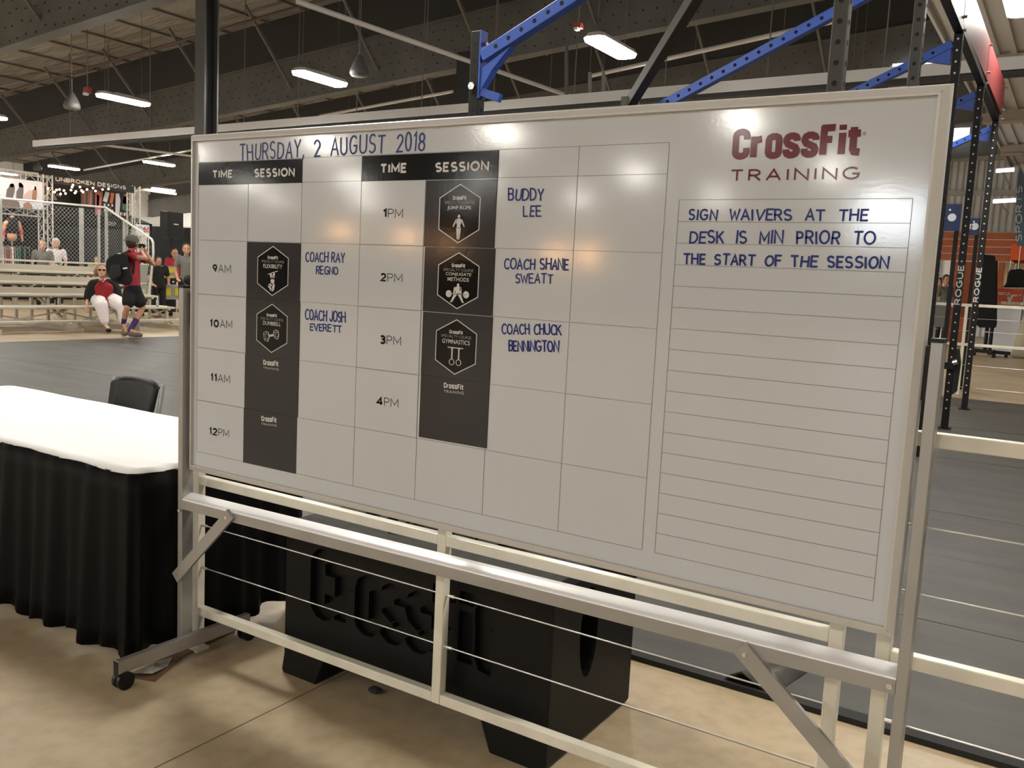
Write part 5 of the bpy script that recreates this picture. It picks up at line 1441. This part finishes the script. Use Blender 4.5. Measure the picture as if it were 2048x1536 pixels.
# truss
TR = mat('aluminium_truss', (0.62, 0.61, 0.57), rough=.35, metal=.4)
def truss(label, a, b, w=.28):
    a = Vector(a); b = Vector(b); t = thing('box_truss', label, 'truss', tuple(a))
    d = (b - a).normalized(); u = Vector((1, 0, 0)); v = d.cross(u).normalized()
    m = MB(); n = max(2, int((b - a).length / .35))
    cs = [u * (w / 2) + v * (w / 2), -u * (w / 2) + v * (w / 2), -u * (w / 2) - v * (w / 2), u * (w / 2) - v * (w / 2)]
    for c_ in cs: MB().tube([a + c_, b + c_], .024, 6).build('chord', TR, t)
    for i in range(n):
        p = a.lerp(b, i / n); q_ = a.lerp(b, (i + 1) / n)
        for k in range(4):
            m.bar(p + cs[k], (q_ if (k + i) % 2 else p) + cs[(k + 1) % 4], .014, .014)
            m.bar(p + cs[k], q_ + cs[(k + 1) % 4], .014, .014)
    stuff(m.build('lattice', TR, t)); return t
zt1 = BP(92, 350).z
q = BP(92, 500); truss('upright booth truss left of the lettered banner', (BX, q.y, 0), (BX, q.y, zt1))
q = BP(267, 500); qt = BP(267, 372); truss('upright booth truss right of the lettered banner', (BX, q.y, 0), (BX, q.y, qt.z))
a, b = BP(-10, 354), BP(92, 356); truss('top booth truss above the athlete poster', (BX, a.y - 1, zt1 - .14), (BX, b.y - .32, zt1 - .14))
a, b = BP(-10, 424), BP(98, 424); zz = BP(50, 424).z; truss('lower booth truss under the athlete poster', (BX, a.y - 1, zz), (BX, b.y - .34, zz), .2)
# banner
A, B_ = BP(100, 352), BP(262, 366); C_ = BP(100, 364); D_ = BP(262, 380)
bn = thing('lettered_banner', 'black fascia banner reading UNBROKEN DESIGNS across the booth front', 'banner', tuple(A))
zt_, zb_ = BP(100, 352.5).z, BP(100, 367).z
MB().box((BX + .15, A.y, zb_), (BX + .17, B_.y, zt_)).build('banner_cloth', DKT, bn)
bx_ = BX + .175
l0 = at(111, 362, 'x', bx_); l1 = at(252, 378, 'x', bx_); l2 = at(111, 356, 'x', bx_)
write('banner_lettering', 'UNBROKEN DESIGNS', None, None, None, .23, PRINTW, bn, mapper=plane_map((bx_, l0.y, zb_ + .08), (0, l1.y - l0.y, 0), (0, 0, (zt_ - zb_) * .60)), gap=.26, space=.45)
# dark wall panel inside booth with letters + printed banners
A, B_ = BP(96, 378, -25), BP(166, 412, -25)
pn = thing('dark_wall_panel', 'dark booth wall panel with partly hidden letters behind the string lights', 'panel', tuple(A))
MB().box((-25.02, A.y, B_.z), (-25, BP(258, 400, -25).y, A.z + .25)).build('panel_sheet', DKT, pn)
for tx, a, b, tl in (('KEN', (96, 391.5), (121, 391.5), (96, 384.5)), ('NS', (96, 398.5), (114, 398.5), (96, 392.5))):
    p0 = BP(*a, -24.99); p1 = BP(*b, -24.99); p2 = BP(*tl, -24.99)
    write('panel_lettering', tx, None, None, None, .18, PRINTW, pn, mapper=plane_map((-24.99, p0.y, p0.z), (0, p1.y - p0.y, 0), (0, 0, p2.z - p0.z)), gap=.3)
# leggings hanging
lg = ['grey', 'stone', 'brown', 'charcoal', 'taupe', 'silver']
for i in range(6):
    p0 = BP(164 + i * 4.5, 380, -24.6); p1 = BP(164 + i * 4.5, 414 - (i % 3) * 2, -24.6)
    m = MB()
    for s in (-.022, .022): m.tube([(-24.6, p0.y + s * .6, p0.z), (-24.6, p0.y + s, (p0.z + p1.z) / 2), (-24.6, p0.y + s, p1.z)], [.026, .022, .016], 6)
    o = m.build('hanging_leggings', [GREYP, TANP, GREYC, PINKP, GALV, GREYP][i])
    tag(o, ['grey leggings hanging first, nearest the string lights', 'tan leggings hanging second from the string lights', 'dull grey leggings hanging third from the string lights', 'pink leggings hanging among grey ones', 'silvery leggings hanging beside the pink pair', 'brown-grey leggings hanging last, beside the colourful banner'][i], 'leggings', 'leggings hung in the booth')
# graphic banner
A, B_ = BP(190, 380, -24.5), BP(258, 432, -24.5)
gb = thing('graphic_banner', 'colourful printed clothing banner at the right booth truss', 'banner', tuple(A))
zt_, zb_ = A.z, BP(190, 430, -24.5).z
MB().box((-24.52, A.y, zb_), (-24.5, B_.y, zt_)).build('banner_sheet', DKT, gb)
wy, hz = B_.y - A.y, zt_ - zb_
def bpoly(pts, m_, parent, x=-24.495, A=A, zb_=zb_, wy=wy, hz=hz, name='printed_shape'):
    o = MB().add([(x, A.y + wy * u, zb_ + hz * v) for u, v in pts], [tuple(range(len(pts)))]).build(name, m_, parent); return o
bpoly([(0, 0), (.16, 0), (.18, .5), (.22, .95), (.1, 1), (0, .98)], PINKP, gb)
bpoly([(.04, .3), (.10, .28), (.12, .8), (.05, .85)], mat('hot_pink_print', (0.75, .06, .10), rough=.5), gb)
bpoly([(.22, .6), (.34, .55), (.42, .95), (.3, 1)], PAPERW, gb)
bpoly([(.42, .55), (.50, .52), (.56, .95), (.46, .98)], mat('orange_print', (0.8, .2, .05), rough=.5), gb)
bpoly([(.58, .05), (.70, .05), (.74, .7), (.70, .98), (.60, .95)], PAPERW, gb)
bpoly([(.78, .35), (.95, .25), (.97, .8), (.84, .95)], TEALP, gb)
bpoly([(.80, .6), (.9, .55), (.95, .98), (.86, .98)], mat('orange_print', (0.8, .2, .05), rough=.5), gb)
for i in range(5):
    for j in range(4):
        if (i + j) % 2: bpoly([(.25 + i * .055, .08 + j * .11), (.30 + i * .055, .08 + j * .11), (.30 + i * .055, .17 + j * .11), (.25 + i * .055, .17 + j * .11)], PAPERW if j % 2 else GREYP, gb)
for i in range(4): bpoly([(.72 + i * .06, .08), (.76 + i * .06, .08), (.78 + i * .06, .2), (.73 + i * .06, .22)], PINKP if i % 2 else PAPERW, gb)
# athlete poster (plain shapes)
A, B_ = BP(-30, 368, -23.8), BP(85, 365, -23.8)
ps = thing('athlete_poster', 'wide pale poster with figures over the mannequin', 'poster', tuple(A))
zt_, zb_ = BP(60, 361, -23.8).z, BP(60, 417, -23.8).z
MB().box((-23.82, A.y, zb_), (-23.8, B_.y, zt_)).build('poster_sheet', PAPERW, ps)
y0_ = BP(0, 390, -23.8).y; sy = (BP(85, 390, -23.8).y - y0_) / 85; sz = (zt_ - zb_) / 56
def pp(pts, m_): MB().add([(-23.79, y0_ + sy * x_, zt_ - sz * (y_ - 361)) for x_, y_ in pts], [tuple(range(len(pts)))]).build('printed_figure', m_, ps)
pp([(11, 398), (13, 384), (17, 379), (20, 372), (26, 371), (29, 378), (28, 388), (24, 400)], GREYP)
pp([(18, 377), (21, 372), (26, 371), (28, 375), (24, 379)], HAIRD)
pp([(31, 400), (32, 386), (37, 378), (37, 368), (41, 367), (46, 372), (46, 385), (44, 401)], GREYP)
pp([(37, 376), (37, 369), (41, 368), (45, 372), (45, 377)], TANP)
pp([(62, 403), (64, 382), (66, 373), (71, 371), (73, 380), (71, 403)], TANP)
pp([(65, 378), (67, 373), (71, 372), (72, 379)], HAIRD)
pp([(42, 404), (48, 390), (58, 380), (62, 383), (60, 404)], mat('blush_print', (.72, .52, .50), rough=.5))
pp([(2, 417), (3, 404), (12, 399), (30, 401), (38, 408), (38, 417)], GREYP)
pp([(44, 417), (46, 408), (55, 404), (62, 409), (64, 417)], TANP)
# string lights
sl = thing('string_lights', 'tangled string of warm bulbs under the lettered banner', 'string lights', tuple(BP(150, 385)))
pts = [(96, 377), (109, 384), (113, 380), (119, 379), (121, 388), (128, 381), (131, 387), (142, 380), (144, 374), (146, 370), (150, 386), (152, 383), (160, 374), (163, 381), (166, 384), (174, 379), (186, 376), (191, 382), (205, 379), (217, 378), (20, 362), (66, 376)]
path = []
for i, p_ in enumerate(pts[:20]): path.append(at(p_[0], p_[1] - 2, 'x', -23.6))
MB().tube([(BX + .15, BP(96, 365).y, BP(96, 365).z)] + path + [(BX + .15, BP(262, 365).y, BP(262, 368).z)], .006, 4).build('cord', BLKPL, sl)
for p_ in pts: MB().ball(at(*p_, 'x', -23.6), .032, seg=8, rings=6).build('bulb', BULB2, sl, smooth=True)
# mannequin
c = BP(23, 470, -22.8); s = 18.5 / 1000 * 1.0
dd = (Vector(CAM) - c).length
def MQ(px, py, o_=0): return at(px, py, 'x', -22.8 + o_)
mq = thing('mannequin_torso', 'headless mannequin torso in black crop top with red arm sleeves', 'mannequin', tuple(MQ(23, 488)))
TANM = mat('tan_mannequin', (0.62, 0.34, 0.20), rough=.4)
V = [MQ(24, 474), MQ(24, 462), MQ(24, 446), MQ(24, 435), MQ(11, 446), MQ(8, 458), MQ(7, 470), MQ(7, 482), MQ(37, 446), MQ(41, 458), MQ(43, 470), MQ(45, 482)]
skin_chain('torso', V, [(0, 1), (1, 2), (2, 3), (2, 4), (4, 5), (5, 6), (6, 7), (2, 8), (8, 9), (9, 10), (10, 11)], [.13, .11, .14, .055, .06, .045, .04, .025, .06, .045, .04, .025], TANM, mq)
chain('black_crop_top', [MQ(24, 446), MQ(24, 456), MQ(24, 463)], [.165, .15, .135], BLKC, mq)
for pts in (((7.5, 460), (7, 468)), ((42, 460), (43, 468))): chain('red_arm_sleeve', [MQ(*p_) for p_ in pts], [.052, .05], mat('coral_sleeve', (.65, .10, .09), rough=.8), mq)
q = MQ(24, 478); MB().tube([(q.x, q.y, 0.02), (q.x, q.y, q.z)], .02, 8).build('stand_pole', GALV, mq)
MB().tube([(q.x, q.y, 0), (q.x, q.y, .02)], .18, 14).build('stand_base', GALV, mq)
# clothes rack
A, B_ = BP(0, 491, -22.4), BP(58, 492, -22.4)
ck = thing('clothes_rail', 'chrome clothes rail below the mannequin', 'clothes rail', (-22.4, (A.y + B_.y) / 2, 0))
MB().tube([(-22.4, A.y - 1, A.z), (-22.4, B_.y, A.z)], .018, 6).build('rail', STEEL, ck)
for y in (A.y - 1, B_.y): MB().tube([(-22.4, y, 0), (-22.4, y, A.z)], .018, 6).build('rail_post', STEEL, ck)
cols = [PINKP, PAPERW, TANP, GREYC, PINKP, PAPERW, GREYP, TEALP, TEALP, BLKC, TEALP, BLKC]
for i in range(12):
    y = A.y - .1 + i * (B_.y - A.y) / 12
    m = MB(); m.prism([(-.18, 0), (.18, 0), (.2, -.75), (-.2, -.75)], lambda u, v: (-22.4 + u, y, A.z + v - .03), lambda u, v: (-22.4 + u, y + .04, A.z + v - .03))
    tag(m.build('hanging_garment', cols[i], bevel=.01), '%s garment, %s on the chrome rail under the mannequin' % (['pink', 'white', 'tan', 'grey', 'pink', 'white', 'brown-grey', 'teal', 'teal', 'black', 'teal', 'black'][i], ['first from the left', 'second from the left', 'third from the left', 'fourth from the left', 'fifth from the left', 'sixth from the left', 'seventh from the left', 'fifth from the right', 'fourth from the right', 'third from the right', 'second from the right', 'last at the right'][i]), 'garment', 'garments on the clothes rail')
# dark tent with sign
TXx = -24.5
a0, a1, a2 = at(250, 437, 'x', TXx), at(303, 448, 'x', TXx), at(303, 452, 'x', TXx)
tn = thing('black_canopy_tent', 'black canopy tent right of the booth truss', 'tent', (TXx - 1.2, a0.y + .4, 0))
m = MB(); yA, yB = a0.y - 2.4, a1.y; zE = a1.z
m.add([(TXx, yA, zE), (TXx, yB, zE), (TXx - 2.6, yB, zE), (TXx - 2.6, yA, zE), (TXx - 1.3, (yA + yB) / 2, zE + .8), (TXx, yA, zE - .2), (TXx, yB, zE - .2), (TXx - 2.6, yB, zE - .2), (TXx - 2.6, yA, zE - .2)],
      [(0, 1, 4), (1, 2, 4), (2, 3, 4), (3, 0, 4), (5, 6, 1, 0), (6, 7, 2, 1), (7, 8, 3, 2), (8, 5, 0, 3)])
cnp = m.build('canopy', BLKC, tn)
p0 = at(217, 455, 'x', TXx + .01); p1 = at(232, 456, 'x', TXx + .01)
write('canopy_lettering', 'DEP', None, None, None, .16, PRINTW, cnp, mapper=plane_map((TXx + .012, p0.y, zE - .17), (0, p1.y - p0.y, 0), (0, 0, .13)), gap=.3)
for y in (yA, yB):
    for x in (TXx, TXx - 2.6): MB().tube([(x, y, 0), (x, y, zE)], .025, 6).build('tent_leg', BLKPL, tn)
A, B_ = at(272, 448, 'x', -23.6), at(299, 473, 'x', -23.6)
sg = thing('white_sign', 'white sign with red lettering under the black canopy', 'sign', tuple(A))
MB().box((-23.63, A.y, B_.z), (-23.6, B_.y, A.z)).build('sign_board', PAPERW, sg, bevel=.01)
font_text('sign_lettering', 'ed', None, None, None, mat('sign_red', (.5, .02, .03), rough=.5), sg, bold=.02, mapper=plane_map((-23.595, A.y + (B_.y - A.y) * .55, B_.z + .12), (0, (B_.y - A.y) * .38, 0), (0, 0, .22)))
m = MB(); ribbon(m, [(.15, .72), (.35, .8), (.5, .62), (.7, .85)], .06, lambda u, v: (-23.593, A.y + (B_.y - A.y) * u, B_.z + (A.z - B_.z) * v)); m.build('sign_emblem', GREYP, sg)
for y in (A.y + .05, B_.y - .05): MB().tube([(-23.64, y, 0), (-23.64, y, B_.z)], .015, 6).build('sign_leg', BLKPL, sg)

# loudspeaker on stand and road cases
SX = -21.0
A, B_ = at(336, 422, 'x', SX), at(367, 478, 'x', SX)
sp = thing('pa_loudspeaker', 'black loudspeaker cabinet raised on a pole near the far drapes', 'loudspeaker', tuple((A + B_) / 2))
MB().box((SX - .4, A.y, B_.z), (SX, B_.y, A.z)).build('cabinet', BLKPL, sp, bevel=.02)
p_ = at(352, 449, 'x', SX + .01); MB().tube([(SX, p_.y - .08, p_.z), (SX + .01, p_.y + .08, p_.z)], .02, 8).build('handle', GALV, sp)
tp = thing('speaker_tripod', 'black pole stand carrying the loudspeaker', 'stand', (SX - .2, p_.y, 0))
MB().tube([(SX - .2, p_.y, .35), (SX - .2, p_.y, B_.z)], .035, 8).build('pole', BLKPL, tp)
for k in range(3):
    MB().tube([(SX - .2, p_.y, .9), (SX - .2 + .5 * math.cos(k * 2.09), p_.y + .5 * math.sin(k * 2.09), .015)], .018, 6).build('leg', BLKPL, tp)
CXx = -18.9
def CP(px, py): return at(px, py, 'x', CXx)
for i, (x0_, x1_, yt, yb_) in enumerate(((282, 352, 569, 598), (296, 352, 530, 568))):
    A = CP(x0_, yt); B_ = CP(x1_, yb_)
    t = thing('road_case', 'grey road case with yellow panels, %s of the two stacked beyond the bleachers' % ('lower' if i == 0 else 'upper'), 'road case', (CXx, (A.y + B_.y) / 2, B_.z))
    z0_ = B_.z; z1_ = A.z
    MB().box((CXx - .6, A.y, z0_), (CXx + (.36 if i == 0 else 0), B_.y, z1_)).build('case_shell', mat('grey_case_laminate', (.28, .29, .24), rough=.5), t, bevel=.01)
    PXx = CXx + (.36 if i == 0 else 0)
    for (u0, u1, v0, v1) in (((.1, .92, .15, .45), (.45, .92, .62, .92)) if i else ((.12, .6, .3, .8), (.72, .97, .3, .8))):
        MB().box((PXx, A.y + (B_.y - A.y) * u0, z0_ + (z1_ - z0_) * v0), (PXx + .012, A.y + (B_.y - A.y) * u1, z0_ + (z1_ - z0_) * v1)).build('yellow_panel', YEL, t)
A, B_ = at(312, 555, 'x', -18.6), at(353, 569, 'x', -18.6); B_.z = CP(350, 569).z + .002
t = thing('black_equipment_box', 'low black electronics unit in front of the yellow road cases', 'electronics', tuple(A))
MB().box((-18.6 - .25, A.y, B_.z), (-18.6, B_.y, A.z)).build('unit_case', BLKPL, t, bevel=.01)
for u in (.15, .8): MB().box((-18.6, A.y + (B_.y - A.y) * u, B_.z + .06), (-18.595, A.y + (B_.y - A.y) * (u + .08), B_.z + .1)).build('panel_light', PAPERW, t)
A = CP(282, 598); MB
t = thing('case_trolley', 'black wheeled trolley under the yellow road cases', 'trolley', (CXx, A.y, 0))
B_ = CP(352, 598)
MB().box((CXx - .6, A.y, .12), (CXx, B_.y, A.z)).build('trolley_frame', BLKPL, t)
for y in (A.y + .1, B_.y - .1):
    for x in (CXx - .5, CXx - .1): MB().tube([(x - .02, y, .06), (x + .02, y, .06)], .06, 10).build('wheel', BLKRUB, t)
# dark padded chair back left of the stand
A = at(372, 545, 'x', -15.2)
t = thing('padded_seat_bag', 'black bag resting just left of the board behind the stand', 'bag', tuple(A))
MB().ball(at(378, 560, 'x', -14.5), (.14, .12, .12)).build('bag_body', BLKC, t, smooth=True)
# water bottle on second seat
p_ = at(315, 603, 'x', -15.1)
t = thing('water_bottle', 'clear water bottle standing on the lowest bleacher seat', 'bottle', (p_.x, p_.y, .49))
MB().tube([(p_.x, p_.y, .49), (p_.x, p_.y, .62), (p_.x, p_.y, .67), (p_.x, p_.y, .70)], [.033, .033, .015, .013], 10).build('bottle_body', mat('clear_plastic', (.75, .8, .85), rough=.1, trans=.6), t, smooth=True)
MB().tube([(p_.x, p_.y, .70), (p_.x, p_.y, .72)], .015, 10).build('cap', PAPERW, t)
